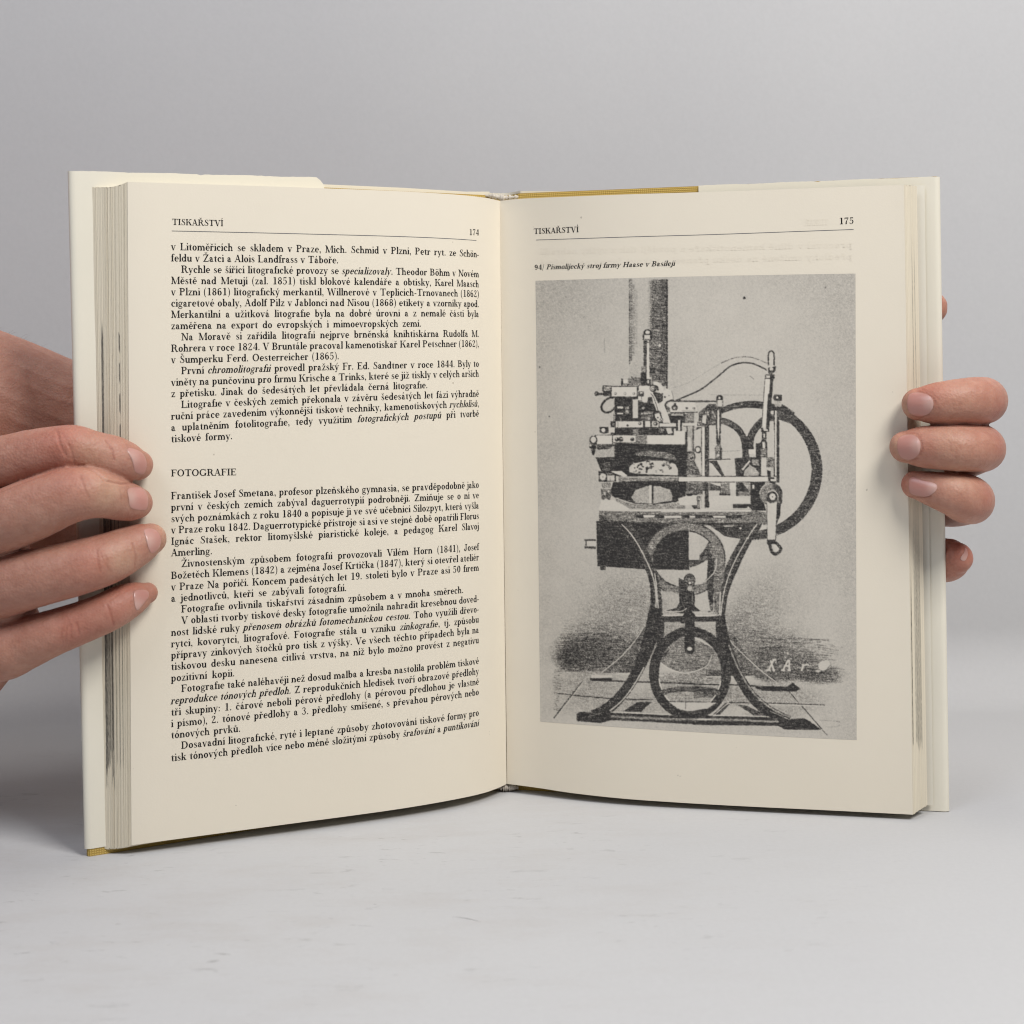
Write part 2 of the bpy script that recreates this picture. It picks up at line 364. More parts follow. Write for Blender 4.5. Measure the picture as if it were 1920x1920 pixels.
# ------------------------------------------------------------------ the open book
PAPER = (0.70, 0.615, 0.475)
def paper_mat():
    k = NT("book_paper")
    k.b.inputs["Roughness"].default_value = 0.75
    k.b.inputs["Specular IOR Level"].default_value = 0.25
    tc = k.n("ShaderNodeTexCoord")
    n1 = k.n("ShaderNodeTexNoise", i_Scale=38.0, i_Detail=5.0, i_Roughness=0.6); k.l(tc.outputs["Object"], n1.inputs[0])
    mx = k.n("ShaderNodeMix", data_type='RGBA')
    mx.inputs[6].default_value = (0.778, 0.708, 0.580, 1); mx.inputs[7].default_value = (0.810, 0.742, 0.610, 1)
    k.l(n1.outputs[0], mx.inputs[0])
    # rare specks in the stock
    n2 = k.n("ShaderNodeTexNoise", i_Scale=420.0, i_Detail=1.0); k.l(tc.outputs["Object"], n2.inputs[0])
    rp = k.n("ShaderNodeValToRGB"); rp.color_ramp.elements[0].position = 0.80; rp.color_ramp.elements[1].position = 0.86
    k.l(n2.outputs[0], rp.inputs[0])
    m = k.n("ShaderNodeMath", operation='MULTIPLY'); k.l(rp.outputs[0], m.inputs[0]); m.inputs[1].default_value = 0.6
    mx2 = k.n("ShaderNodeMix", data_type='RGBA'); mx2.inputs[7].default_value = (0.25, 0.21, 0.16, 1)
    k.l(mx.outputs[2], mx2.inputs[6]); k.l(m.outputs[0], mx2.inputs[0]); k.l(mx2.outputs[2], k.b.inputs["Base Color"])
    nb = k.n("ShaderNodeTexNoise", i_Scale=1500.0, i_Detail=4.0); k.l(tc.outputs["Object"], nb.inputs[0])
    bm = k.n("ShaderNodeBump", i_Strength=0.10, i_Distance=0.0002); k.l(nb.outputs[0], bm.inputs["Height"]); k.l(bm.outputs[0], k.b.inputs["Normal"])
    return k.m

def attr_mat(name, rough=0.75, spec=0.2, bump=0.0, bscale=900, attr="tone"):
    k = NT(name)
    k.b.inputs["Roughness"].default_value = rough
    k.b.inputs["Specular IOR Level"].default_value = spec
    at = k.n("ShaderNodeAttribute"); at.attribute_name = attr
    k.l(at.outputs["Color"], k.b.inputs["Base Color"])
    if bump:
        tc = k.n("ShaderNodeTexCoord")
        nb = k.n("ShaderNodeTexNoise", i_Scale=bscale, i_Detail=4.0); k.l(tc.outputs["Object"], nb.inputs[0])
        bm = k.n("ShaderNodeBump", i_Strength=bump, i_Distance=0.0003); k.l(nb.outputs[0], bm.inputs["Height"]); k.l(bm.outputs[0], k.b.inputs["Normal"])
    return k.m

def cloth_mat():
    k = NT("yellow_book_cloth")
    k.b.inputs["Roughness"].default_value = 0.8
    tc = k.n("ShaderNodeTexCoord")
    mp = k.n("ShaderNodeMapping"); mp.inputs["Scale"].default_value = (1, 1, 1); k.l(tc.outputs["Object"], mp.inputs[0])
    w1 = k.n("ShaderNodeTexWave", wave_type='BANDS', bands_direction='X', i_Scale=420.0); k.l(mp.outputs[0], w1.inputs[0])
    w2 = k.n("ShaderNodeTexWave", wave_type='BANDS', bands_direction='Z', i_Scale=420.0); k.l(mp.outputs[0], w2.inputs[0])
    a = k.n("ShaderNodeMath", operation='MULTIPLY'); k.l(w1.outputs[0], a.inputs[0]); k.l(w2.outputs[0], a.inputs[1])
    mx = k.n("ShaderNodeMix", data_type='RGBA'); mx.inputs[6].default_value = (0.42, 0.27, 0.055, 1); mx.inputs[7].default_value = (0.72, 0.53, 0.16, 1)
    k.l(a.outputs[0], mx.inputs[0]); k.l(mx.outputs[2], k.b.inputs["Base Color"])
    bm = k.n("ShaderNodeBump", i_Strength=0.6, i_Distance=0.0003); k.l(a.outputs[0], bm.inputs["Height"]); k.l(bm.outputs[0], k.b.inputs["Normal"])
    return k.m

M_PAPER = paper_mat()
M_INK = simple_mat("black_printing_ink", (0.012, 0.011, 0.011), 0.65, mottled=0.4, mscale=900, spec=0.15)
M_GHOST = simple_mat("print_showing_through", (0.783, 0.713, 0.584), 0.75, mottled=0.02, mscale=300)
M_RULE = simple_mat("thin_rule_ink", (0.075, 0.085, 0.105), 0.6)
M_EDGE = attr_mat("leaf_edges", 0.8, 0.15, 0.15, 1200)
M_CLOTH = cloth_mat()
M_JACKET = simple_mat("glossy_dust_jacket", (0.805, 0.758, 0.632), 0.32, bump=0.05, bscale=60, mottled=0.07, mscale=14, spec=0.5, coat=0.25)
M_ENDP = simple_mat("endpaper", (0.76, 0.715, 0.60), 0.7, mottled=0.05, mscale=25)
M_BAND = simple_mat("headband_cloth", (0.62, 0.56, 0.48), 0.7, bump=0.9, bscale=900, mottled=0.45, mscale=500)

book = empty("open_book", (0, 0, 0), "open hardcover book in a cream dust jacket over yellow cloth, standing between two hands", "book")
book.location = Vector(P(945, 1480, 59.2)) * U
bpy.context.view_layer.update()
def adopt(o, parent):
    o.parent = parent
    o.matrix_parent_inverse = parent.matrix_world.inverted()
    return o
def part(name, v, f, m, parent=None, **kw):
    o = mesh_obj(name, v, f, m, **kw)
    par = parent or book
    o.parent = par
    if par is book:
        o.matrix_parent_inverse = Matrix.Translation(book.location).inverted()
    return o

def Pv(px, py, d):
    px, py, d = np.broadcast_arrays(np.asarray(px, float), np.asarray(py, float), np.asarray(d, float))
    return np.stack(P(px, py, d), axis=-1)

class PageSurf:
    """one page as the surface ruled between its head and tail edges"""
    def __init__(s, x0, x1, top, bot, sgn):
        s.sgn = sgn
        s.x0, s.x1 = x0, x1            # ((head x, tail x) at t=0, at t=1)
        s.top, s.bot = np.array(top, float), np.array(bot, float)
        t = np.linspace(0, 1, 200)
        h = s.yb(t) - s.yt(t)
        d = 23.0 * FPX / h
        s.poly = np.polyfit(t, d, 6)
        tt = np.linspace(0, 1, 1500)
        mid = s.pt(tt, np.full_like(tt, .5))
        s.tt = tt
        s.al = np.concatenate([[0], np.cumsum(np.linalg.norm(np.diff(mid, axis=0), axis=1))])
    def xt(s, t): return s.x0[0] + t * (s.x1[0] - s.x0[0])
    def xb(s, t): return s.x0[1] + t * (s.x1[1] - s.x0[1])
    def yt(s, t): return interp_smooth(s.xt(t), s.top[:, 0], s.top[:, 1])
    def yb(s, t): return interp_smooth(s.xb(t), s.bot[:, 0], s.bot[:, 1])
    def d(s, t):
        d = np.polyval(s.poly, t)
        e = 1.0 if s.sgn < 0 else 0.0                       # both leaves run into the same fold
        return d + (58.80 - np.polyval(s.poly, e)) * np.exp(-((np.asarray(t) - e) / 0.05) ** 2)
    def pt(s, t, q, off=0.0):
        t = np.asarray(t, float); q = np.asarray(q, float)
        def raw(t):
            d = s.d(t)
            a = Pv(s.xt(t), s.yt(t), d); b = Pv(s.xb(t), s.yb(t), d)
            return a + (b - a) * q[..., None], b - a
        p, up = raw(t)
        if off:
            p2, _ = raw(t + 1e-3)
            n = np.cross(p2 - p, up); n /= np.linalg.norm(n, axis=-1)[..., None]
            n = np.where(n[..., 1:2] > 0, -n, n)
            p = p + n * off
        return p
    def ts(s, px, py):
        px = np.asarray(px, float); py = np.asarray(py, float)
        q = np.full_like(px, .5); t = q
        for _ in range(6):
            a = s.x0[0] + (s.x0[1] - s.x0[0]) * q; b = s.x1[0] + (s.x1[1] - s.x1[0]) * q
            t = np.clip((px - a) / (b - a), 0, 1)
            yt, yb = s.yt(t.ravel()).reshape(px.shape), s.yb(t.ravel()).reshape(px.shape)
            q = (py - yt) / (yb - yt)
        return t, q
    def arc(s, t): return np.interp(t, s.tt, s.al)
    def t_at(s, a): return np.interp(a, s.al, s.tt)

PL = PageSurf((239, 246.5), (937, 950),
    [(239, 341), (400, 346), (580, 352), (760, 359), (860, 365.3), (910, 370.8), (937, 376.5)],
    [(246.5, 1584.8), (400, 1564), (560, 1542.5), (660, 1529.3), (760, 1515), (860, 1497.5), (910, 1486), (942, 1474), (950, 1470)], -1)
PR = PageSurf((937, 951), (1695, 1711.5),
    [(937, 376.5), (972, 373), (1075, 368.3), (1175, 364.5), (1340, 359.5), (1515, 353), (1695, 346.5)],
    [(951, 1469.8), (1000, 1476), (1075, 1487.3), (1175, 1498), (1275, 1505), (1380, 1511), (1555, 1519.5), (1711.5, 1527.5)], 1)

def page_sheet(S, label):
    nu, nv = 240, 40
    t, q = np.meshgrid(np.linspace(0, 1, nu), np.linspace(0, 1, nv), indexing='ij')
    return part("page", S.pt(t.ravel(), q.ravel()), grid_faces(nu, nv), M_PAPER, label=label)

def sub(name, v, f, m, page, **kw):
    o = mesh_obj(name, v, f, m, **kw)
    o.parent = page
    o.matrix_parent_inverse = (book.matrix_basis.copy() @ page.matrix_parent_inverse @ page.matrix_basis).inverted()
    return o

def on_page(S, polys, a0, a1, s0, s1, off, mirror=False):
    """map laid-out polygons (cm) onto the page between arc positions a0..a1 with baseline fractions s0 -> s1"""
    vs, fs = [], []
    for q in polys:
        fs.append(tuple(range(len(vs), len(vs) + len(q)))); vs.extend(q)
    vs = np.array(vs)
    x = (a1 - a0) - vs[:, 0] if mirror else vs[:, 0]
    a = a0 + x
    s = s0 + (s1 - s0) * x / (a1 - a0) - vs[:, 1] / 23.0
    return S.pt(S.t_at(a), s, off), fs

class Printer:
    def __init__(s, S): s.S = S; s.v = []; s.f = []; s.n = 0
    def add(s, polys, a0, a1, s0, s1, off=0.006, mirror=False):
        v, f = on_page(s.S, polys, a0, a1, s0, s1, off, mirror)
        s.v.append(v); s.f += [tuple(i + s.n for i in q) for q in f]; s.n += len(v)
    def build(s, name, mat, page, label=None):
        return sub(name, np.concatenate(s.v), s.f, mat, page, smooth=False, label=label)

def runs_of(line):
    out = []; it = False
    for seg in line.split('*'):
        if seg: out.append((seg, it))
        it = not it
    return out

page_left = page_sheet(PL, "left page filled with printed text")
page_right = page_sheet(PR, "right page with a printed machine picture")

EM = 0.380
BLOCK1 = """v Litoměřicích se skladem v Praze, Mich. Schmid v Plzni, Petr ryt. ze Schön-
feldu v Žatci a Alois Landfrass v Táboře.|
>Rychle se šířící litografické provozy se *specializovaly*. Theodor Böhm v Novém
Městě nad Metují (zal. 1851) tiskl blokové kalendáře a obtisky, Karel Maasch
v Plzni (1861) litografický merkantil, Willnerové v Teplicích-Trnovanech (1862)
cigaretové obaly, Adolf Pilz v Jablonci nad Nisou (1868) etikety a vzorníky apod.
Merkantilní a užitková litografie byla na dobré úrovni a z nemalé části byla
zaměřena na export do evropských i mimoevropských zemí.|790
>Na Moravě si zařídila litografii nejprve brněnská knihtiskárna Rudolfa M.
Rohrera v roce 1824. V Bruntále pracoval kamenotiskař Karel Petschner (1862),
v Šumperku Ferd. Oesterreicher (1865).|636
>První *chromolitografii* provedl pražský Fr. Ed. Sandtner v roce 1844. Byly to
viněty na punčovinu pro firmu Krische a Trinks, které se již tiskly v celých arších
z přetisku. Jinak do šedesátých let převládala černá litografie.|802
>Litografie v českých zemích překonala v závěru šedesátých let fázi výhradně
ruční práce zavedením výkonnější tiskové techniky, kamenotiskových *rychlolisů*,
a uplatněním fotolitografie, tedy využitím *fotografických postupů* při tvorbě
tiskové formy.|436""".split("\n")
BLOCK2 = """František Josef Smetana, profesor plzeňského gymnasia, se pravděpodobně jako
první v českých zemích zabýval daguerrotypií podrobněji. Zmiňuje se o ní ve
svých poznámkách z roku 1840 a popisuje ji ve své učebnici Silozpyt, která vyšla
v Praze roku 1842. Daguerrotypické přístroje si asi ve stejné době opatřili Florus
Ignác Stašek, rektor litomyšlské piaristické koleje, a pedagog Karel Slavoj
Amerling.|398
>Živnostenským způsobem fotografii provozovali Vilém Horn (1841), Josef
Božetěch Klemens (1842) a zejména Josef Krtička (1847), který si otevřel ateliér
v Praze Na poříčí. Koncem padesátých let 19. století bylo v Praze asi 50 firem
a jednotlivců, kteří se zabývali fotografií.|650
>Fotografie ovlivnila tiskařství zásadním způsobem a v mnoha směrech.|869
>V oblasti tvorby tiskové desky fotografie umožnila nahradit kresebnou doved-
nost lidské ruky *přenosem obrázků fotomechanickou cestou.* Toho využili dřevo-
rytci, kovorytci, litografové. Fotografie stála u vzniku *zinkografie*, tj. způsobu
přípravy zinkových štočků pro tisk z výšky. Ve všech těchto případech byla na
tiskovou desku nanesena citlivá vrstva, na níž bylo možno provést z negativu
pozitivní kopii.|440
>Fotografie také naléhavěji než dosud malba a kresba nastolila problém tiskové
*reprodukce tónových předloh.* Z reprodukčních hledisek tvoří obrazové předlohy
tři skupiny: 1. čárové neboli pérové předlohy (a pérovou předlohou je vlastně
i písmo), 2. tónové předlohy a 3. předlohy smíšené, s převahou pérových nebo
tónových prvků.|451
>Dosavadní litografické, ryté i leptané způsoby zhotovování tiskové formy pro
tisk tónových předloh více nebo méně složitými způsoby *šrafování* a *puntíkování*""".split("\n")

def set_block(pr, lines, y_first, y_last, yr_first, yr_last):
    """baselines run from y_first to y_last at the left margin and yr_first..yr_last at the right"""
    n = len(lines)
    S = pr.S
    full = []
    for i, ln in enumerate(lines):
        k = i / (n - 1)
        yl, yr = y_first + (y_last - y_first) * k, yr_first + (yr_last - yr_first) * k
        tl, sl = S.ts(np.array([320.5]), np.array([yl])); tr, sr = S.ts(np.array([898.0]), np.array([yr]))
        al, ar = float(S.arc(tl)[0]), float(S.arc(tr)[0])
        ind = 0.0
        txt, end = (ln.split("|") + [None])[:2]
        if txt.startswith(">"):
            t2, _ = S.ts(np.array([339.5]), np.array([yl])); ind = float(S.arc(t2)[0]) - al; txt = txt[1:]
        w = ar - al - ind
        if end is not None:
            w = None if end == '' else float(S.arc(S.ts(np.array([float(end)]), np.array([(yl + yr) / 2]))[0])[0]) - al - ind
        full.append((runs_of(txt), al, ar, ind, w, float(sl[0]), float(sr[0])))
    kx = KX
    for runs, al, ar, ind, w, sl, sr in full:
        polys, _, nat, nsp = text_polys(runs, EM, w, kx)
        if w is not None and nsp and (w - nat) / nsp < 0.16 * EM:     # a tight line is set a little narrower
            polys, _, nat, nsp = text_polys(runs, EM, w, kx * (w - 0.17 * EM * nsp) / nat)
        polys = [[(x + ind, y) for x, y in q] for q in polys]
        pr.add(polys, al, ar, sl, sr)
KX = 0.972

def line_at(pr, runs, em, p0, p1, kx=1.0, mirror=False, fit=True, off=0.006):
    S = pr.S
    (t0, t1), (s0, s1) = S.ts(np.array([p0[0], p1[0]]), np.array([p0[1], p1[1]]))
    a0, a1 = S.arc(np.array([t0, t1]))
    polys, w, _, _ = text_polys(runs, em, None, kx)
    k = (a1 - a0) / w if fit else 1.0
    polys = [[(x * k, y) for x, y in q] for q in polys]
    pr.add(polys, a0, a1, s0, s1, off, mirror)

def rule_at(S, p0, p1, w, page):
    (t0, t1), (s0, s1) = S.ts(np.array([p0[0], p1[0]]), np.array([p0[1], p1[1]]))
    n = 60
    t = np.linspace(t0, t1, n); s = np.linspace(s0, s1, n)
    v = np.concatenate([S.pt(t, s - w / 46, 0.006), S.pt(t, s + w / 46, 0.006)])
    f = [(i, i + 1, n + i + 1, n + i) for i in range(n - 1)]
    return sub("header_rule", v, f, M_RULE, page, smooth=False)

pr = Printer(PL); set_block(pr, BLOCK1, 468.9, 829.5, 482.8, 799.5); pr.build("text_block", M_INK, page_left, "upper text block above the section heading")
pr = Printer(PL); set_block(pr, BLOCK2, 936.3, 1427.5, 914.5, 1361.0); pr.build("text_block", M_INK, page_left, "lower text block under the section heading")
pr = Printer(PL); line_at(pr, [("FOTOGRAFIE", 0)], 0.352, (320.5, 893.3), (443.5, 891)); pr.build("section_heading", M_INK, page_left)
pr = Printer(PL); line_at(pr, [("TISKAŘSTVÍ", 0)], 0.315, (322.5, 421.5), (419, 424.2)); pr.build("running_head", M_INK, page_left)
pr = Printer(PL); line_at(pr, [("174", 0)], 0.335, (879.5, 440.8), (898, 441.3)); pr.build("page_number", M_INK, page_left)
rule_at(PL, (322, 433), (893, 451), 0.020, page_left)
pr = Printer(PR); line_at(pr, [("TISKAŘSTVÍ", 0)], 0.315, (1000.8, 438.8), (1085.5, 435.2)); pr.build("running_head", M_INK, page_right)
pr = Printer(PR); line_at(pr, [("175", 0)], 0.35, (1573, 420.6), (1601.5, 419.5)); pr.build("page_number", M_INK, page_right)
pr = Printer(PR); line_at(pr, [("94/ ", 0), ("Písmolijecký stroj firmy Haase v Basileji", 1)], 0.285, (1002, 505.8), (1266, 498.2)); pr.build("picture_caption", M_INK, page_right)
rule_at(PR, (1005, 450), (1600.5, 430.2), 0.018, page_right)
pr = Printer(PR)
for y0, y1, st in ((476, 464, "pracoval v dílně kamenotiskaře a později tisk z výšky nahradil"), (497, 486, "předlohy smíšené na desku přenesl a tiskové formy na tiskárně")):
    line_at(pr, [(st, 0)], 0.33, (1012, y0 + 1), (1598, y1), mirror=True, off=0.003)
line_at(pr, [("TISKAŘ", 0)], 0.31, (1508, 424), (1553, 422), mirror=True, off=0.003)
pr.build("show_through_print", M_GHOST, page_right)

# ---- leaves: fore-edges and the body of each half
def leaf_block(S, front_t, back, prof, ink, nleaf, seed, jig, board, label):
    r = np.random.default_rng(seed)
    nu, nv = nleaf * 8 + 1, 260
    u = np.linspace(0, 1, nu); v = np.linspace(0, 1, nv)
    t0 = float(front_t)
    A0, B0 = (S.xt(t0), float(S.yt(t0)[0])), (S.xb(t0), float(S.yb(t0)[0]))
    d0 = float(S.d(t0)) + 0.012
    (bx0, by0), (bx1, by1), d1 = back
    uu, vv = np.meshgrid(u, v, indexing='ij')
    ytop = np.interp(u, prof[0], A0[1] + (by0 - A0[1]) * np.array(prof[1]))
    ybot = np.interp(u, prof[0], B0[1] + (by1 - B0[1]) * np.array(prof[2]))
    li = np.minimum((u * nleaf).astype(int), nleaf - 1); fr = u * nleaf - li
    lj_top = r.normal(0, 1.0, nleaf)[li]; lj_bot = r.normal(0, 1.0, nleaf)[li]
    xt = A0[0] + (bx0 - A0[0]) * u; xb = B0[0] + (bx1 - B0[0]) * u
    yt = (ytop + lj_top * 0.5 * (u > .04)); yb = (ybot + lj_bot * 0.6 * (u > .04))
    dep = d0 + (d1 - d0) * u
    X = xt[:, None] + (xb - xt)[:, None] * vv
    Y = yt[:, None] + (yb - yt)[:, None] * vv
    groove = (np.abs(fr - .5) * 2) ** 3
    wav = r.normal(0, 1, nleaf)[li]
    deep = np.where(r.random(nleaf) < .25, 3.4, 1.0)[li]
    D = dep[:, None] + jig * (groove[:, None] * deep[:, None] + 0.5 * wav[:, None]) + 0 * vv
    D[0] = d0; D[-1] = d1
    verts = Pv(X.ravel(), Y.ravel(), D.ravel())
    lt = (0.90 + 0.13 * r.random(nleaf))[li]
    base = np.array((0.790, 0.715, 0.565))
    c = base[None, None, :] * (lt[:, None, None] * (1 - 0.30 * groove[:, None, None] ** 2) + 0.0 * vv[..., None])  # leaf edges darken towards their gaps: crevice shade put into the colour
    leafid = li[:, None] + 0 * vv.astype(int)
    k = ink(X, Y, uu, leafid, r)
    c = c * (1 - k[..., None]) + np.array((0.035, 0.034, 0.036)) * k[..., None]
    faces = grid_faces(nu, nv)
    # head and tail of the half book
    nt = 60
    ts_ = np.linspace(0, 1, nt)
    if t0 > .5: ts_ = ts_[::-1]
    allv = [verts]; allf = [faces]; n = len(verts); cols = [c.reshape(-1, 3)]
    for q, ys in ((0.0, by0), (1.0, by1)):
        fr_ = S.pt(ts_, np.full(nt, q), -0.012)
        bk_pt = Pv(bx0 if q == 0 else bx1, ys, d1)
        end = S.pt(np.array([1 - t0]), np.array([q]))[0] + np.array((0, 0.5, 0))
        w = np.linspace(0, 1, nt)[:, None]
        back_ = bk_pt * (1 - w) + end * w
        row = 0 if q == 0 else nv - 1
        fore = verts.reshape(nu, nv, 3)[:, row]
        for kk in range(9):
            lin = fr_[0] + (back_[0] - fr_[0]) * kk / 8
            bend = (fore[int(round((nu - 1) * kk / 8))] - lin)[None] * np.clip(1 - np.linspace(0, 1, nt) * 8, 0, 1)[:, None]
            allv.append(fr_ + (back_ - fr_) * kk / 8 + bend); cols.append(np.tile(base * (0.95 if kk % 2 else .8), (nt, 1)))
        allf.append(grid_faces(9, nt) + n); n += 9 * nt
    return part("leaf_block", np.concatenate(allv), np.concatenate(allf), M_EDGE, smooth=False, col=np.concatenate(cols), label=label)

def ss(x, a, b):
    t = np.clip((x - a) / (b - a), 0, 1); return t * t * (3 - 2 * t)

def ink_left(X, Y, u, leaf, r):
    nl = leaf.max() + 1
    xb = X - (Y - 350) / 1235 * 14       # straighten the slight lean
    k = np.zeros_like(X)
    st = r.random(nl)[leaf]; en = r.random(nl)[leaf]; am = r.random(nl)[leaf]; am2 = r.random(nl)[leaf]
    lo, hi = 560 + 330 * st, 1405 + 75 * en
    inside = ss(Y, lo, lo + 60) * (1 - ss(Y, hi - 5, hi + 5))
    dark = (xb > 187) & (xb < 203)
    k += dark * inside * (0.45 + 0.5 * am) * ss(Y, 700, 1050)
    ln = (xb > 186.5) & (xb < 190.5)
    k = np.maximum(k, ln * ss(Y, 595, 640) * (1 - ss(Y, 1440, 1460)) * 0.93)
    mid = (xb > 203) & (xb < 229)
    k = np.maximum(k, mid * ss(Y, 650 + 400 * st, 900 + 300 * st) * (1 - ss(Y, 1380 + 60 * en, 1395 + 60 * en)) * (0.06 + 0.5 * (am2 > .80)))
    dash = (xb > 219) & (xb < 221.5)
    k = np.maximum(k, dash * (np.sin(Y * .11) > -.3) * ss(Y, 600, 620) * (1 - ss(Y, 830, 850)) * .8)
    n = r.normal(0, 1, X.shape)
    k = k * np.clip(0.85 + 0.25 * n, 0, 1.15)
    k = np.maximum(k, (r.random(X.shape) > .9965) * .5)
    return np.clip(k, 0, 1)

def ink_right(X, Y, u, leaf, r):
    nl = leaf.max() + 1
    am = r.random(nl)[leaf]; en = r.random(nl)[leaf]
    k = np.zeros_like(X)
    band = (u > .30) & (u < .74)
    k += band * ss(Y, 860, 1150) * (1 - ss(Y, 1375 + 30 * en, 1385 + 30 * en)) * (0.28 + 0.3 * am)
    l1 = (u > .06) & (u < .13)
    k = np.maximum(k, l1 * ss(Y, 1040, 1160) * (1 - ss(Y, 1392, 1400)) * .75)
    l2 = ((u > .5) & (u < .56)) | ((u > .68) & (u < .73))
    k = np.maximum(k, l2 * ss(Y, 430, 520) * (1 - ss(Y, 700, 800)) * .45 * (am > .2))
    return np.clip(k * (0.8 + 0.35 * r.normal(0, 1, X.shape)), 0, 1)

leaf_block(PL, 0.0, ((170, 351.5), (190, 1592.0), 52.02), ((0, .10, .35, .5, 1), (0, .35, .85, 1, 1), (0, .45, .80, .95, 1)), ink_left, 46, 3, 0.007, None, "thick left half of the leaves, ink-streaked at the edge")
leaf_block(PR, 1.0, ((1719, 349.0), (1739, 1509.5), 55.22), ((0, 1), (0, 1), (0, 1)), ink_right, 22, 5, 0.005, None, "right half of the leaves with grey streaks on its edge")

# ---- cover boards, spine, jacket
class Board:
    def __init__(s, OT, OB, HT, HB):
        s.OT, s.OB, s.HT, s.HB = [np.array(a) for a in (OT, OB, HT, HB)]
        n = np.cross(s.OB - s.OT, s.HT - s.OT); n /= np.linalg.norm(n)
        s.n = n if n[1] < 0 else -n          # towards the reader
    def pt(s, w, v, o):
        w = np.asarray(w, float)[..., None]; v = np.asarray(v, float)[..., None]; o = np.asarray(o, float)[..., None]
        a = s.OT + (s.HT - s.OT) * w; b = s.OB + (s.HB - s.OB) * w
        return a + (b - a) * v + s.n * o
    def w_of_px(s, px, v=0.0):
        w = np.linspace(-.05, 1.05, 500)
        q = s.pt(w, np.full(500, v), np.zeros(500))
        x = np.array([proj(k)[0] for k in q])
        o = np.argsort(x)
        return float(np.interp(px, x[o], w[o]))
    def v_of_py(s, w, py):
        a, b = proj(s.pt(w, 0.0, 0.0)), proj(s.pt(w, 1.0, 0.0))
        return (py - a[1]) / (b[1] - a[1])

BL = Board(P(132, 329, 51.72), P(163.5, 1607.0, 51.72), P(925, 366.5, 59.25), P(938, 1480.6, 59.25))
BR = Board(P(1759.5, 330.5, 55.5), P(1777, 1522.0, 55.5), P(972, 362.5, 59.25), P(962, 1480.6, 59.25))
def board_mesh(B, th=0.28):
    nw, nv = 40, 60
    # rounded-rectangle loop around the board edge (w, offset) swept down the height
    loop = [(0.002, -0.06), (0.006, 0.0)] + [(w, 0.0) for w in np.linspace(0.01, 1, nw)] + [(w, -th) for w in np.linspace(1, 0.01, nw)] + [(0.006, -th), (0.002, -th + 0.06)]
    lw = np.array([a for a, b in loop]); lo = np.array([b for a, b in loop])
    vv = np.linspace(0, 1, nv)
    W, V = np.meshgrid(lw, vv, indexing='ij'); O, _ = np.meshgrid(lo, vv, indexing='ij')
    verts = B.pt(W.ravel(), V.ravel(), O.ravel())
    f = grid_faces(len(loop), nv).tolist()
    n = len(loop)
    f += [((n - 1) * nv + j, (n - 1) * nv + j + 1, j + 1, j) for j in range(nv - 1)]
    k = nw + 2
    for row in (0, nv - 1):
        f += [((i) * nv + row, (i + 1) * nv + row, (n - 2 - i) * nv + row, (n - 1 - i) * nv + row) for i in range(k - 1)]
    return part("cover_board", verts, f, M_CLOTH, smooth=False)
board_mesh(BL); board_mesh(BR)

def strip(name, B, pts, mat, label=None, nv=50, wob=0.0, seed=1):
    """sheet following plan points (w, offset, v_head, v_tail)"""
    r = np.random.default_rng(seed)
    p = np.array(pts, float)
    v = np.linspace(0, 1, nv)
    W = np.repeat(p[:, 0:1], nv, 1); O = np.repeat(p[:, 1:2], nv, 1)
    V = p[:, 2:3] + (p[:, 3:4] - p[:, 2:3]) * v[None, :]
    if wob:
        ph = r.random(6) * 6
        O = O + wob * np.sin(V * 9 + ph[0]) * np.sin(W * 14 + ph[1]) + wob * .5 * np.sin(V * 31 + ph[2] + W * 8)
    return part(name, B.pt(W.ravel(), V.ravel(), O.ravel()), grid_faces(len(p), nv), mat, label=label)

def flap(B, px_end, head_px, tail_v, inner, outer_head, seed, tear=0.0):
    """dust jacket: flap inside the board, fold round its fore-edge, sheet over the outside"""
    we = B.w_of_px(px_end)
    pts = []
    rj = np.random.default_rng(seed)
    hv = lambda w: B.v_of_py(w, np.interp(float(proj(B.pt(w, 0., 0.))[0]), *head_px))
    ov = lambda w: B.v_of_py(w, np.interp(float(proj(B.pt(w, 0., 0.))[0]), *outer_head))
    for i, w in enumerate(np.linspace(we, 0.02, 60)):
        h = hv(w)
        if tear: h += tear * max(0, 1 - i / 1.6)
        h += rj.normal() * 0.00018 + 0.0004 * math.sin(i * .35 + seed)
        if i == 31: h += 0.0012
        pts.append((w, inner * min(1, 0.5 + w * 6), h, tail_v))
    h0 = hv(0.0)
    for w, o in ((0.010, 0.035), (0.004, 0.02), (-0.002, -0.03), (-0.004, -0.12), (-0.003, -0.22), (0.001, -0.30), (0.008, -0.335), (0.02, -0.34)):
        pts.append((w, o, h0, tail_v))
    for w in np.linspace(0.05, 1.0, 30):
        pts.append((w, -0.33, ov(w), tail_v))
    return strip("dust_jacket", B, pts, M_JACKET, wob=0.006, seed=seed)

dj = flap(BL, 607, ((131, 600), (320.5, 333)), 0.9885, 0.05, ((131, 610, 760, 880), (320.5, 343.5, 350, 357.5)), 4, tear=0.013)
dj["label"] = "left jacket half with a nicked flap corner"
dj = flap(BR, 1310, ((1310, 1757), (348.2, 331.2)), 0.9995, 0.05, ((985, 1100, 1310, 1757), (356.5, 356.5, 350.5, 332)), 9)
# pasted-down endpapers, short of the head so that the cloth turn-in shows
strip("endpaper", BL, [(w, 0.022, BL.v_of_py(w, np.interp(float(proj(BL.pt(w, 0., 0.))[0]), (131, 925), (336, 372))), 0.985) for w in np.linspace(0.03, 0.99, 40)], M_ENDP)
strip("endpaper", BR, [(w, 0.022, BR.v_of_py(w, np.interp(float(proj(BR.pt(w, 0., 0.))[0]), (972, 1757), (375, 343))), 0.988) for w in np.linspace(0.03, 0.99, 40)], M_ENDP)
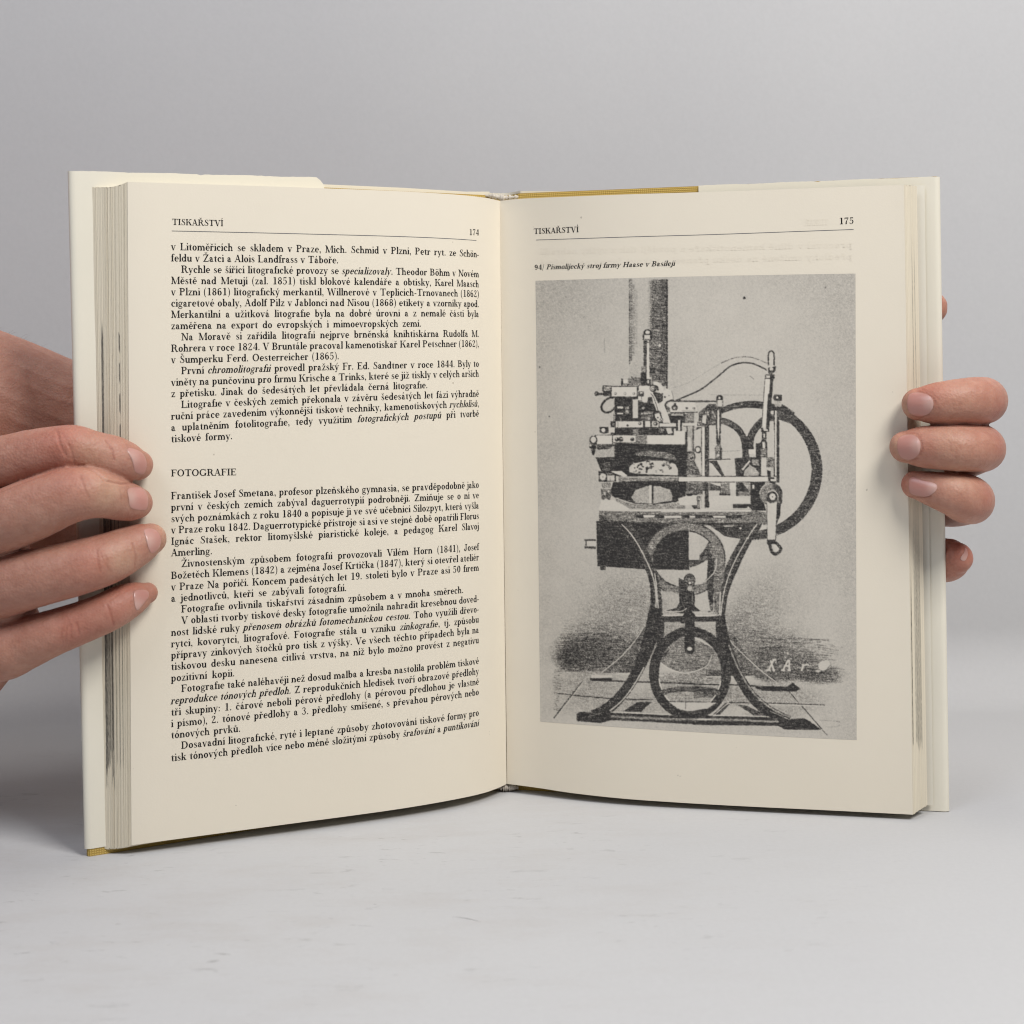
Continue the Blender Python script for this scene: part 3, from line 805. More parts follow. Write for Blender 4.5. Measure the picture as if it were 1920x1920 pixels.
# free endpaper standing just off the right-hand flap
wv = np.linspace(0, 1, 14)
strip("flyleaf", BR, [(BR.w_of_px(1733) + 0.10 * k, 0.16 + 0.25 * k, BR.v_of_py(0.02 + .1 * k, 347.5 + 3 * k), 0.989) for k in wv], M_ENDP)

# spine: cloth bridge between the boards with the jacket behind it
def spine(name, rad, off, head, tail, mat):
    a0, a1 = BL.pt(1.0, 0.0, off), BR.pt(1.0, 0.0, off)
    b0, b1 = BL.pt(1.0, 1.0, off), BR.pt(1.0, 1.0, off)
    n, nv = 24, 30; vs = []
    for i in range(n):
        k = i / (n - 1)
        bow = np.array((0, rad * math.sin(math.pi * k), 0))
        top = a0 + (a1 - a0) * k + bow; bot = b0 + (b1 - b0) * k + bow
        for j in range(nv):
            q = head + (tail - head) * j / (nv - 1)
            vs.append(top + (bot - top) * q)
    return part(name, np.array(vs), grid_faces(n, nv), mat)
spine("spine", 0.35, -0.01, 0.0, 1.0, M_CLOTH)
sj = spine("dust_jacket", 0.42, -0.34, -0.006, 0.999, M_JACKET); sj["label"] = "jacket wrapped behind the spine"

def headband(pts, rad, seed):
    r = np.random.default_rng(seed)
    pts = np.array(pts, float); n = 40; m = 12
    t = np.linspace(0, 1, n)
    c = np.stack([np.interp(t, np.linspace(0, 1, len(pts)), pts[:, k]) for k in range(3)], 1)
    vs = []
    for i in range(n):
        e = math.sin(math.pi * min(max(t[i], .04), .96)) ** .4
        rr = rad * e * (1 + .25 * r.normal())
        for j in range(m):
            a = 2 * math.pi * j / m
            vs.append(Pv(c[i, 0], c[i, 1], c[i, 2]) + np.array((0, rr * math.cos(a) * 1.2, rr * math.sin(a) * (1 + .2 * r.normal()))))
    f = [(i * m + j, (i + 1) * m + j, (i + 1) * m + (j + 1) % m, i * m + (j + 1) % m) for i in range(n - 1) for j in range(m)]
    return part("headband", np.array(vs), f, M_BAND)
headband([(908, 366.5, 59.15), (925, 368, 59.05), (940, 372, 58.98), (955, 370.5, 59.0), (972, 369, 59.05)], 0.10, 3)
headband([(928, 1476.5, 59.05), (944, 1475.5, 58.98), (955, 1475.5, 58.98), (972, 1476.5, 59.05)], 0.13, 8)
# ------------------------------------------------------------------ the halftone picture of the type-casting machine: ink coverage drawn as a fine grid of dots
class Ink:
    X0, Y0, X1, Y1 = 1000, 508, 1612, 1392
    K = 1.5                                     # samples per photo pixel
    def __init__(s):
        s.h = int((s.Y1 - s.Y0) * s.K); s.w = int((s.X1 - s.X0) * s.K)
        s.a = np.full((s.h, s.w), 0.2, np.float32)
        s.yy, s.xx = np.mgrid[0:s.h, 0:s.w].astype(np.float32)
        s.org = (0, 0, 1)
    def frame(s, ox, oy, sc): s.org = (ox, oy, sc); return s
    def _t(s, pts):
        p = np.array(pts, float); ox, oy, sc = s.org
        return (np.stack([ox + p[:, 0] / sc, oy + p[:, 1] / sc], 1) - (s.X0, s.Y0)) * s.K
    def _fill(s, p, cov, alpha=1.0):
        x0, y0 = np.floor(p.min(0)).astype(int) - 1; x1, y1 = np.ceil(p.max(0)).astype(int) + 2
        x0, y0 = max(x0, 0), max(y0, 0); x1, y1 = min(x1, s.w), min(y1, s.h)
        if x1 <= x0 or y1 <= y0: return
        acc = 0
        for dx, dy in ((.25, .25), (.75, .25), (.25, .75), (.75, .75)):
            X = s.xx[y0:y1, x0:x1] + dx; Y = s.yy[y0:y1, x0:x1] + dy
            ins = np.zeros(X.shape, bool)
            for i in range(len(p)):
                (ax, ay), (bx, by) = p[i], p[i - 1]
                if ay == by: continue
                c = (ay > Y) != (by > Y)
                ins ^= c & (X < (bx - ax) * (Y - ay) / (by - ay) + ax)
            acc = acc + ins
        m = acc.astype(np.float32) / 4 * alpha
        r = s.a[y0:y1, x0:x1]
        s.a[y0:y1, x0:x1] = r * (1 - m) + cov * m
    def poly(s, pts, cov, alpha=1.0): s._fill(s._t(pts), cov, alpha); return s
    def rect(s, x0, y0, x1, y1, cov): return s.poly([(x0, y0), (x1, y0), (x1, y1), (x0, y1)], cov)
    def box(s, x0, y0, x1, y1, cov, lw=8, lc=.88):
        s.rect(x0 - lw, y0 - lw, x1 + lw, y1 + lw, lc); return s.rect(x0, y0, x1, y1, cov)
    def ell(s, cx, cy, rx, ry, cov, n=40, alpha=1.0):
        return s.poly([(cx + rx * math.cos(2*math.pi*i/n), cy + ry * math.sin(2*math.pi*i/n)) for i in range(n)], cov, alpha)
    def ring(s, cx, cy, rx, ry, w, cov, a0=0, a1=360, n=48):
        return s.line([(cx + rx * math.cos(math.radians(a0+(a1-a0)*i/n)), cy + ry * math.sin(math.radians(a0+(a1-a0)*i/n))) for i in range(n + 1)], w, cov, smooth=False)
    def line(s, pts, w, cov, smooth=True, alpha=1.0):
        p = np.array(pts, float)
        if p.shape[1] == 2: p = np.concatenate([p, np.full((len(p), 1), w)], 1)
        if smooth and len(p) > 2:
            r = []
            for i in range(len(p) - 1):
                p0, p1, p2, p3 = p[max(i-1, 0)], p[i], p[i+1], p[min(i+2, len(p)-1)]
                for k in range(6):
                    t = k / 6
                    r.append(.5*((2*p1)+(-p0+p2)*t+(2*p0-5*p1+4*p2-p3)*t*t+(-p0+3*p1-3*p2+p3)*t**3))
            r.append(p[-1]); p = np.array(r)
        tg = np.gradient(p[:, :2], axis=0); tg /= np.linalg.norm(tg, axis=1)[:, None] + 1e-9
        nn = np.stack([-tg[:, 1], tg[:, 0]], 1) * p[:, 2:3] / 2
        return s.poly(np.concatenate([p[:, :2] + nn, (p[:, :2] - nn)[::-1]]), cov, alpha)
    def blob(s, cx, cy, rx, ry, cov, pw=2.0, amt=1.0):
        c = s._t([(cx, cy)])[0]; sc = s.K / s.org[2]
        d = ((s.xx - c[0]) / (rx * sc)) ** 2 + ((s.yy - c[1]) / (ry * sc)) ** 2
        m = np.exp(-d ** (pw / 2)) * amt
        s.a += (cov - s.a) * m
        return s
def noise2(h, w, cell, seed):
    r = np.random.default_rng(seed)
    gh, gw = int(h / cell) + 3, int(w / cell) + 3
    g = r.random((gh, gw)).astype(np.float32)
    y = np.arange(h) / cell; x = np.arange(w) / cell
    yi, xi = y.astype(int), x.astype(int); fy, fx = (y - yi)[:, None], (x - xi)[None, :]
    fy, fx = fy*fy*(3-2*fy), fx*fx*(3-2*fx)
    return g[yi][:, xi]*(1-fy)*(1-fx) + g[yi][:, xi+1]*(1-fy)*fx + g[yi+1][:, xi]*fy*(1-fx) + g[yi+1][:, xi+1]*fy*fx

K = Ink()
W_, G1, G2, D1, D2 = 0.06, 0.38, 0.55, 0.78, 0.93
# ground tone of the plate: uneven, darker towards the corners
K.a[:] = 0.205 + 0.05 * (noise2(K.h, K.w, 120, 1) - .5) + 0.04 * (noise2(K.h, K.w, 40, 2) - .5)
K.frame(0, 0, 1)
K.blob(1010, 520, 150, 110, .30, amt=.8); K.blob(1010, 900, 40, 400, .28, amt=.5); K.blob(1605, 520, 130, 200, .29, amt=.8); K.blob(1600, 1100, 40, 500, .27, amt=.6)
K.blob(1400, 680, 110, 120, .15, amt=.6); K.blob(1100, 1300, 60, 40, .2)
r_ = np.random.default_rng(5)
# column
A = lambda: K.frame(990, 500, 6)
B = lambda: K.frame(1290, 500, 6)
Cc = lambda: K.frame(1090, 690, 8)
D = lambda: K.frame(1310, 720, 8)
E = lambda: K.frame(1080, 850, 8)
F = lambda: K.frame(1240, 900, 6)
G = lambda: K.frame(1000, 1080, 6)
H = lambda: K.frame(1300, 1080, 6)
A(); K.rect(1137, 140, 1570, 1330, .23); K.rect(1137, 140, 1150, 1100, .60); K.rect(1150, 140, 1172, 1060, .47); K.rect(1172, 200, 1200, 1000, .38); K.rect(1200, 250, 1235, 900, .30); K.rect(1140, 1100, 1260, 1330, .26)
K.rect(1350, 160, 1372, 1000, .30); K.rect(1372, 150, 1400, 1100, .48); K.rect(1392, 145, 1570, 1345, .64); K.rect(1500, 145, 1570, 1345, .70); K.rect(1558, 145, 1572, 1375, .92)
K.poly([(1150, 1240), (1280, 1250), (1270, 1330), (1140, 1330)], .6); K.line([(1390, 830), (1430, 875), (1480, 885)], 7, .3); K.ell(1482, 886, 15, 17, .08)
K.rect(1300, 830, 1342, 1200, .80); K.rect(1268, 1190, 1335, 1330, .92); K.rect(1365, 860, 1395, 1240, .62); K.rect(1368, 1140, 1430, 1200, .9); K.rect(1275, 1120, 1330, 1190, .45)
K.poly([(1338, 855), (1362, 855), (1366, 1250), (1385, 1270), (1335, 1275)], W_)
K.ell(1347, 750, 48, 46, .9); K.ell(1345, 738, 26, 20, .1); K.rect(1290, 765, 1395, 822, .82); K.rect(1308, 768, 1375, 815, .12); K.rect(1335, 820, 1385, 856, .78); K.rect(1345, 828, 1362, 850, .15)
K.rect(1325, 1265, 1385, 1330, .82); K.rect(1345, 1270, 1362, 1310, .12)
# flywheel
K.frame(0, 0, 1)
oc, orx, ory = (1410.5, 882), 131.5, 130.5
K.ell(*oc, orx, ory, .80, 90); K.ell(1404, 880.5, 117.5, 116, .175, 90)
D(); K.poly([(1250, 300), (1330, 350), (1440, 430), (1360, 590), (1210, 535), (1120, 540), (1100, 480), (1200, 400)], .82)
K.line([(0, 620), (150, 555), (340, 550), (500, 610), (610, 700), (680, 830), (700, 985)], 95, .80)
K.line([(340, 550), (480, 590), (600, 690)], 55, .55, alpha=.5)
K.line([(1150, 500), (1010, 520), (890, 620), (800, 750), (770, 880), (765, 985)], 105, .82); K.poly([(650, 985), (690, 800), (730, 780), (800, 800), (830, 985)], .84)
K.poly([(700, 660), (730, 755), (770, 660)], .18)
K.poly([(0, 430), (150, 300), (270, 300), (330, 420), (250, 620), (100, 620), (0, 680)], .72)
for q in range(14): K.ell(30 + r_.random() * 260, 420 + r_.random() * 190, 14, 12, .12 + .3 * r_.random())
K.poly([(60, 470), (120, 460), (110, 580), (50, 590)], .15)
# left lower sweep of the rim seen between the legs
F(); K.poly([(310, 890), (420, 860), (480, 790), (545, 675), (640, 760), (560, 880), (400, 960), (320, 985)], .76)
# rods in front of the wheel
D(); K.rect(40, 640, 98, 1385, .25); K.rect(38, 640, 46, 1385, .9); K.rect(92, 600, 158, 1385, .78); K.rect(60, 650, 90, 1385, W_)
K.rect(262, 240, 372, 350, .5); K.ell(314, 212, 52, 50, .86); K.ell(312, 208, 17, 16, W_); K.rect(285, 240, 350, 340, .14); K.rect(270, 340, 350, 380, .8)
K.poly([(268, 380), (345, 380), (335, 620), (328, 900), (268, 900), (258, 620)], .85); K.poly([(283, 395), (305, 395), (312, 640), (300, 860), (280, 640)], W_)
K.poly([(285, 900), (325, 900), (350, 960), (345, 1140), (245, 1140), (240, 960)], .52); K.rect(315, 960, 350, 1140, .9); K.ell(295, 1070, 22, 22, .12)
K.rect(160, 1010, 245, 1130, .12); K.line([(160, 1128), (480, 1130)], 14, .85); K.line([(345, 1010), (620, 1000)], 6, .5); K.rect(345, 1140, 500, 1150, .08)
K.poly([(160, 1155), (270, 1150), (395, 1385), (285, 1385)], .86); K.poly([(165, 1190), (195, 1185), (350, 1385), (285, 1385)], .14)
# pump cylinder and its joint
B(); K.poly([(918, 1255), (962, 1255), (912, 1830), (875, 1830)], .88); K.poly([(868, 1262), (925, 1262), (885, 1800), (832, 1800)], W_); K.line([(866, 1262), (830, 1800)], 7, .8)
K.rect(866, 1215, 975, 1262, .85); K.rect(880, 1225, 925, 1252, .12); K.poly([(898, 1140), (990, 1120), (985, 1170), (940, 1215), (905, 1200)], .85); K.ell(938, 1150, 22, 18, .15)
K.line([(906, 1110), (905, 990), (920, 955), (936, 950), (952, 955), (968, 990), (968, 1110)], 16, .82); K.rect(915, 985, 958, 1130, .14)
D(); K.poly([(1040, 150), (1095, 140), (1070, 420), (1040, 640), (1010, 640)], .88); K.rect(935, 660, 1060, 715, .82); K.rect(965, 630, 1010, 680, .12); K.rect(975, 680, 1040, 705, .1)
K.rect(950, 715, 1018, 830, .85); K.rect(972, 745, 995, 805, .1); K.poly([(955, 830), (1000, 830), (1030, 890), (1030, 1100), (930, 1100), (860, 1080), (870, 890), (915, 890)], .84)
K.poly([(955, 870), (990, 870), (1000, 960), (960, 960)], W_); K.rect(930, 960, 1020, 1090, .5)
# right upright
K.rect(1130, 160, 1248, 250, .85); K.ell(1180, 208, 62, 52, .88); K.ell(1178, 204, 18, 17, W_); K.poly([(1140, 250), (1230, 250), (1225, 340), (1145, 340)], .3); K.rect(1085, 340, 1230, 395, .85)
K.rect(1085, 400, 1135, 455, .12)
K.rect(1125, 400, 1200, 1390, .80); K.rect(1145, 400, 1172, 1380, W_); K.rect(1168, 560, 1210, 1480, .85); K.rect(1126, 700, 1136, 1120, .16)
# block at the right behind the rail
K.poly([(540, 1115), (700, 1100), (940, 1100), (940, 1390), (560, 1390)], .86); K.rect(655, 985, 760, 1120, .8); K.rect(750, 980, 858, 1052, W_); K.poly([(860, 890), (920, 900), (920, 1100), (860, 1100)], .9)
K.poly([(790, 1130), (905, 1130), (905, 1230), (800, 1210)], .45); K.poly([(690, 1290), (770, 1220), (850, 1260), (905, 1330), (905, 1385), (670, 1385)], .30); K.line([(655, 1290), (770, 1150)], 26, .1); K.line([(820, 1335), (890, 1320)], 14, .1)
K.rect(935, 1130, 1012, 1380, .12); K.rect(1015, 1100, 1140, 1250, .58); K.poly([(1020, 1290), (1080, 1310), (1080, 1400), (1040, 1400)], .9); K.rect(1085, 1260, 1115, 1400, .25)
K.rect(560, 1480, 600, 1680, .8); K.rect(600, 1480, 790, 1680, .55); K.poly([(660, 1480), (790, 1480), (790, 1600), (720, 1580)], .35); K.poly([(600, 1480), (660, 1480), (760, 1620), (600, 1600)], .86)
K.poly([(780, 1475), (1000, 1475), (940, 1640), (1010, 1900), (780, 1900)], .9); K.rect(805, 1510, 835, 1570, .1)
K.poly([(160, 1480), (480, 1480), (470, 1670), (310, 1670), (330, 1560), (160, 1500)], .52); K.poly([(160, 1480), (240, 1500), (330, 1540), (340, 1600), (160, 1600)], .7); K.poly([(160, 1480), (330, 1490), (330, 1535), (260, 1520)], .1); K.rect(465, 1480, 555, 1585, .1); K.rect(310, 1640, 475, 1672, .85)
K.rect(40, 1480, 150, 1860, .80); K.rect(42, 1600, 92, 1860, .2); K.ell(140, 1810, 38, 45, .88); K.poly([(160, 1680), (560, 1680), (770, 1740), (770, 1800), (530, 1790), (160, 1860)], .13)
K.rect(515, 1800, 780, 1862, .88); K.ell(745, 1850, 18, 12, .1)
# ---- head of the machine
Cc()
K.poly([(500, 430), (850, 430), (870, 500), (1120, 540), (1180, 650), (1320, 830), (500, 830)], .90)
K.poly([(480, 680), (510, 680), (510, 800), (480, 800)], .5)
K.line([(490, 442), (420, 450), (345, 500), (303, 570), (315, 635), (370, 668), (430, 658), (490, 610), (560, 540)], 30, .90)
K.rect(318, 262, 450, 350, .88); K.rect(335, 275, 440, 345, .40); K.rect(330, 345, 452, 425, .88); K.ell(230, 386, 34, 36, .86); K.ell(222, 378, 12, 12, .35); K.rect(255, 375, 335, 405, .86)
K.box(455, 282, 832, 428, W_, 12)
for x in (512, 655, 788): K.ell(x, 384, 20, 22, .55); K.ell(x - 3, 380, 11, 13, .12)
K.rect(598, 160, 628, 268, .86); K.rect(628, 178, 698, 232, W_); K.rect(600, 235, 705, 268, .84); K.rect(615, 245, 690, 262, .15)
K.poly([(700, 160), (760, 120), (770, 260), (700, 260)], .68)
K.rect(845, 255, 1040, 345, .86); K.rect(862, 268, 1030, 335, W_)
K.poly([(860, 335), (1040, 310), (1110, 420), (1190, 640), (1125, 640), (1070, 470), (1010, 520), (940, 520), (870, 440)], .1); K.line([(1040, 380), (1090, 450), (1150, 640)], 10, .8)
K.poly([(1000, 440), (1060, 430), (1075, 520), (990, 520)], .8); K.rect(850, 350, 940, 430, .82); K.rect(880, 360, 920, 385, .12); K.box(850, 425, 898, 485, .08, 8)
K.poly([(1050, 330), (1130, 370), (1230, 380), (1225, 500), (1150, 530), (1100, 420)], .84)
K.line([(1085, 240), (1130, 235), (1185, 275), (1205, 330), (1170, 365)], 62, .10); K.line([(1095, 268), (1140, 285), (1150, 340)], 24, .85); K.ell(1078, 305, 52, 54, .86); K.ell(1070, 305, 36, 38, .12); K.ring(1075, 308, 20, 22, 9, .85)
K.poly([(1230, 340), (1290, 308), (1350, 345), (1375, 470), (1290, 510), (1262, 570), (1330, 825), (1225, 825), (1175, 560), (1225, 480)], .10)
K.line([(1380, 480), (1300, 505), (1262, 545), (1275, 600), (1300, 660)], 26, .86); K.line([(1355, 350), (1378, 430), (1376, 480)], 7, .7); K.ell(1255, 435, 15, 15, .8); K.ell(1315, 415, 12, 8, .7)
K.rect(540, 578, 630, 606, W_); K.rect(540, 672, 630, 694, W_); K.rect(570, 740, 600, 790, .5); K.poly([(650, 580), (715, 570), (715, 680), (660, 690)], .52); K.ell(690, 600, 12, 14, .2); K.ell(685, 650, 14, 16, .2)
K.rect(772, 470, 852, 752, .14); K.rect(765, 752, 860, 800, .85); K.poly([(890, 660), (1075, 650), (1090, 790), (890, 790)], .66); K.rect(895, 665, 1060, 690, .4); K.ell(930, 600, 20, 24, .4); K.ell(1010, 760, 22, 22, .3)
K.poly([(1098, 690), (1170, 675), (1205, 780), (1160, 815), (1105, 740)], .10); K.ell(1148, 744, 12, 12, .8); K.ell(1203, 778, 28, 30, .62); K.ell(1200, 772, 12, 12, .2)
K.poly([(1300, 515), (1700, 510), (1745, 650), (1340, 668)], .09); K.line([(1335, 672), (1745, 662)], 15, .85); K.line([(1300, 505), (1920, 512)], 8, .0 + .6)
K.poly([(1270, 560), (1330, 600), (1330, 660), (1290, 650)], .72); K.ell(1400, 595, 46, 46, .78); K.ell(1405, 545, 20, 22, .8); K.ell(1395, 605, 14, 14, .2); K.ell(1582, 602, 22, 16, .8); K.ell(1690, 604, 22, 16, .8); K.line([(1500, 640), (1740, 632)], 6, .6)
K.poly([(1300, 685), (1560, 680), (1560, 825), (1340, 825)], .90); K.rect(1350, 694, 1530, 712, .12); K.rect(1562, 680, 1690, 825, .52)
K.rect(505, 792, 1170, 902, .86); K.rect(518, 800, 925, 890, .08); K.rect(958, 795, 1035, 885, .08); K.rect(1060, 800, 1160, 885, .12)
K.ell(878, 832, 24, 26, .78); K.ell(874, 828, 13, 14, .2); K.ell(695, 862, 17, 17, .85); K.ell(1112, 838, 34, 30, .82); K.ell(1108, 832, 18, 16, .3); K.rect(545, 805, 556, 890, .5)
K.rect(440, 800, 505, 885, .86); K.rect(470, 815, 485, 870, .5); K.poly([(1180, 835), (1420, 842), (1420, 880), (1180, 890)], .10); K.rect(1170, 880, 1420, 905, .86)
K.poly([(1530, 832), (1700, 826), (1800, 790), (1800, 890), (1700, 870), (1530, 868)], .12); K.line([(1530, 872), (1700, 872)], 10, .8); K.rect(1738, 812, 1792, 868, .85); K.rect(1750, 830, 1775, 855, .2)
K.rect(1420, 800, 1510, 945, .84); K.rect(1452, 780, 1482, 940, .10)
K.rect(500, 905, 1390, 1005, .90); K.rect(775, 920, 858, 1000, .46); K.ell(1200, 940, 40, 30, .6); K.poly([(1268, 905), (1345, 895), (1368, 975), (1300, 995)], .14)
K.rect(275, 885, 412, 985, .86); K.ell(330, 930, 30, 32, W_); K.line([(272, 975), (340, 995), (430, 970)], 14, .15); K.rect(412, 900, 502, 970, .10); K.rect(440, 968, 510, 1005, .85)
K.box(222, 1012, 462, 1142, W_, 10); K.ell(182, 1080, 60, 66, .88); K.ell(180, 1075, 40, 48, .09); K.poly([(125, 1130), (170, 1150), (235, 1120), (215, 1230), (190, 1310), (160, 1300), (150, 1210), (122, 1200)], .88); K.ell(140, 1160, 14, 18, .12)
K.box(476, 1012, 815, 1116, .09, 8)
for x, q in ((532, 32), (592, 38), (765, 30)): K.ell(x, 1070, q, q, .86)
K.ell(526, 1058, 14, 12, .2); K.ell(598, 1060, 16, 12, .25); K.ell(760, 1050, 16, 8, .2)
K.rect(820, 1010, 985, 1135, .50); K.poly([(985, 1018), (1390, 1018), (1390, 945), (1550, 945), (1550, 1142), (1000, 1142)], W_)
K.poly([(470, 1150), (560, 1122), (990, 1142), (1560, 1150), (1560, 960), (1585, 960), (1585, 1625), (560, 1625), (300, 1545), (215, 1340), (500, 1335)], .91)
K.poly([(235, 1155), (470, 1155), (460, 1215), (240, 1225)], .80); K.poly([(230, 1230), (420, 1215), (500, 1160), (500, 1328), (212, 1332)], .27)
K.poly([(812, 1262), (1000, 1242), (1250, 1258), (1400, 1310), (1432, 1390), (1200, 1345), (1000, 1322), (832, 1312)], .56); K.poly([(300, 1440), (420, 1400), (440, 1540), (310, 1530)], .74)
K.poly([(715, 1500), (760, 1440), (1000, 1385), (1250, 1392), (1410, 1440), (1450, 1520), (1452, 1612), (1250, 1605), (900, 1590), (722, 1565)], .15)
for q in range(60):
    x = 760 + r_.random() * 590; y = 1400 + r_.random() * 165
    K.ell(x, y, 9 + 16 * r_.random(), 7 + 11 * r_.random(), .62 + .3 * r_.random(), 9)
for q in range(25): K.ell(780 + r_.random() * 540, 1400 + r_.random() * 150, 9, 9, .1, 8)
K.poly([(258, 1545), (520, 1560), (520, 1700), (262, 1705)], .90); K.ell(322, 1632, 48, 52, .10); K.ell(324, 1634, 8, 8, .8); K.rect(388, 1612, 500, 1690, .16); K.rect(430, 1612, 438, 1690, .5); K.poly([(440, 1548), (600, 1545), (640, 1570), (695, 1620), (640, 1632), (500, 1580)], .09); K.rect(375, 1570, 480, 1600, .72)
K.rect(560, 1632, 1480, 1715, .48); K.line([(600, 1640), (1470, 1640)], 10, .22); K.poly([(620, 1700), (1470, 1690), (1470, 1722), (620, 1722)], .86)
K.rect(1582, 870, 1695, 1250, .30); K.rect(1580, 870, 1592, 1250, .8); K.rect(1668, 870, 1695, 1250, .7); K.rect(1600, 1040, 1640, 1230, .15)
K.poly([(1690, 940), (1800, 900), (1790, 1080), (1690, 1240)], .17); K.ell(1750, 1225, 52, 56, .85); K.ell(1748, 1222, 32, 36, .1)
K.poly([(1590, 1250), (1700, 1250), (1700, 1400), (1800, 1610), (1585, 1610)], .68); K.ell(1650, 1330, 64, 76, .75); K.ell(1650, 1335, 46, 56, .38); K.ell(1650, 1345, 24, 30, .85); K.ell(1648, 1330, 12, 12, .1); K.poly([(1720, 1390), (1800, 1390), (1800, 1580)], .13)
# lower head and mound under the arch
E()
K.poly([(560, 432), (1650, 432), (1645, 670), (1500, 730), (1200, 765), (880, 755), (680, 690), (540, 640), (520, 560)], .92)
K.poly([(830, 660), (890, 550), (1060, 490), (1250, 490), (1410, 545), (1452, 640), (1440, 715), (1150, 752), (890, 742)], .30)
K.poly([(1100, 475), (1135, 475), (1140, 760), (1100, 760)], .12); K.poly([(1135, 475), (1165, 475), (1160, 765), (1135, 765)], .92); K.rect(1060, 752, 1215, 795, .80); K.rect(1075, 760, 1150, 782, .15)
K.poly([(560, 650), (700, 720), (880, 760), (1200, 775), (1500, 740), (1640, 760), (1640, 835), (800, 838), (640, 760)], .42)
K.poly([(370, 530), (520, 540), (540, 600), (510, 700), (440, 735), (390, 700)], .66); K.ell(430, 600, 20, 24, .2); K.ell(490, 570, 16, 18, .15); K.ell(450, 690, 24, 14, .15)
K.poly([(375, 440), (520, 440), (520, 520), (400, 520)], .5); K.poly([(380, 700), (560, 700), (700, 770), (820, 840), (345, 850)], .10)
K.rect(1650, 440, 1900, 620, .62); K.rect(1650, 600, 1820, 625, .9); K.poly([(1530, 680), (1640, 640), (1820, 640), (1820, 780), (1560, 780)], .12); K.ell(1840, 680, 36, 46, .55); K.rect(1815, 700, 1860, 820, .52)
# table top of the stand and its rail
K.poly([(345, 862), (640, 870), (850, 855), (1920, 870), (1920, 1085), (720, 1060), (640, 1025), (350, 1020)], .54)
K.poly([(345, 850), (850, 842), (1920, 835), (1920, 868), (850, 872), (500, 862)], .13)
K.poly([(350, 910), (420, 930), (480, 1020), (350, 1020)], .74)
K.rect(905, 918, 1920, 972, .88); K.poly([(1005, 925), (1190, 925), (1170, 962), (1020, 962)], .08); K.poly([(1345, 925), (1590, 925), (1590, 965), (1330, 965)], .08); K.rect(1700, 932, 1790, 965, .08)
K.poly([(730, 1030), (1920, 1040), (1920, 1085), (730, 1060)], .86)
F(); K.poly([(0, 335), (1000, 330), (1190, 370), (1190, 500), (1040, 520), (0, 500)], .54); K.poly([(0, 330), (1010, 335), (1010, 356), (0, 362)], .13); K.rect(0, 395, 905, 428, .86)
K.poly([(35, 402), (228, 402), (225, 426), (35, 426)], .08); K.rect(318, 402, 380, 424, .08); K.poly([(575, 402), (725, 402), (720, 425), (590, 425)], .08); K.rect(0, 482, 1040, 506, .84)
# black box hung under the table
E(); K.poly([(305, 1015), (650, 1020), (1690, 1085), (1700, 1750), (1300, 1742), (1080, 1742), (700, 1715), (320, 1690)], .90); K.rect(365, 1690, 442, 1750, .84)
K.poly([(1690, 1150), (1850, 1150), (1850, 1600), (1690, 1600)], .19)
K.line([(125, 1300), (300, 1300)], 22, .84, smooth=False); K.line([(152, 1300), (152, 1402)], 16, .84, smooth=False); K.line([(128, 1410), (300, 1415)], 36, .8, smooth=False); K.rect(165, 1314, 295, 1395, .13)
K.poly([(1320, 1760), (1545, 1755), (1545, 1920), (1440, 1900)], .19)
# stand: legs, rings, struts
F()
K.poly([(600, 540), (1040, 500), (900, 650), (830, 655), (720, 640)], .82); K.ell(890, 543, 14, 12, .1)
K.poly([(660, 620), (830, 655), (790, 760), (745, 790)], .17)
K.poly([(1060, 545), (1140, 485), (1150, 520), (1190, 515), (1190, 545)], .15); K.poly([(1300, 445), (1340, 450), (1330, 475), (1300, 470)], .12)
K.frame(0, 0, 1)
K.ring(1284, 1048, 67, 60.5, 16, .52); K.ring(1284, 1048, 75.5, 69, 2.5, .80); K.ring(1284, 1048, 59, 53, 2, .84)
K.ring(1294, 1262, 67.5, 78, 18, .72); K.ring(1294, 1262, 59, 70, 2.2, .10, 10, 172); K.ring(1294, 1262, 76, 86, 2, .9)
# left leg (near)
LL = [(1166, 982, 20), (1186, 1004, 19), (1206, 1038, 17), (1222, 1074, 15), (1229, 1106, 17), (1230, 1140, 21), (1224, 1176, 24), (1214, 1212, 22), (1199, 1250, 18), (1180, 1284, 17), (1158, 1312, 18), (1134, 1332, 19), (1112, 1342, 18)]
LL = [(x, y, w * 1.14) for x, y, w in LL]; K.line(LL, 0, .80); K.line([(x - .35 * w, y, 2.2) for x, y, w in LL[:6]], 0, .86); K.line([(x + .5 * w - 1, y, 2.6) for x, y, w in LL[5:]], 0, .86); K.line([(x - .05 * w + 1, y + 1) for x, y, w in LL[:7]], 2.0, .10)
K.line([(1237, 1150), (1240, 1180), (1234, 1225), (1225, 1270)], 12, .84)
RL = [(1420, 982, 16), (1402, 1008, 17), (1384, 1040, 19), (1370, 1070, 20), (1360, 1100, 16), (1354, 1130, 14), (1351, 1160, 15), (1354, 1190, 20), (1362, 1216, 20), (1374, 1246, 18), (1390, 1276, 16), (1410, 1306, 17), (1436, 1330, 18), (1462, 1344, 16), (1480, 1350, 14)]
RL = [(x, y, w * 1.14) for x, y, w in RL]; K.line(RL, 0, .80); K.line([(x, y) for x, y, w in RL[:7]], 2.0, .12); K.line([(x + .2 * w, y - .3 * w) for x, y, w in RL[9:]], 3.2, .40); K.line([(x + .5 * w - 1, y) for x, y, w in RL[:9]], 2.4, .88)
F(); K.line([(585, 700), (640, 900), (640, 1060), (615, 1240), (600, 1400), (585, 1500)], 120, .54); K.line([(560, 880), (550, 1100), (555, 1250), (580, 1400)], 74, .85)
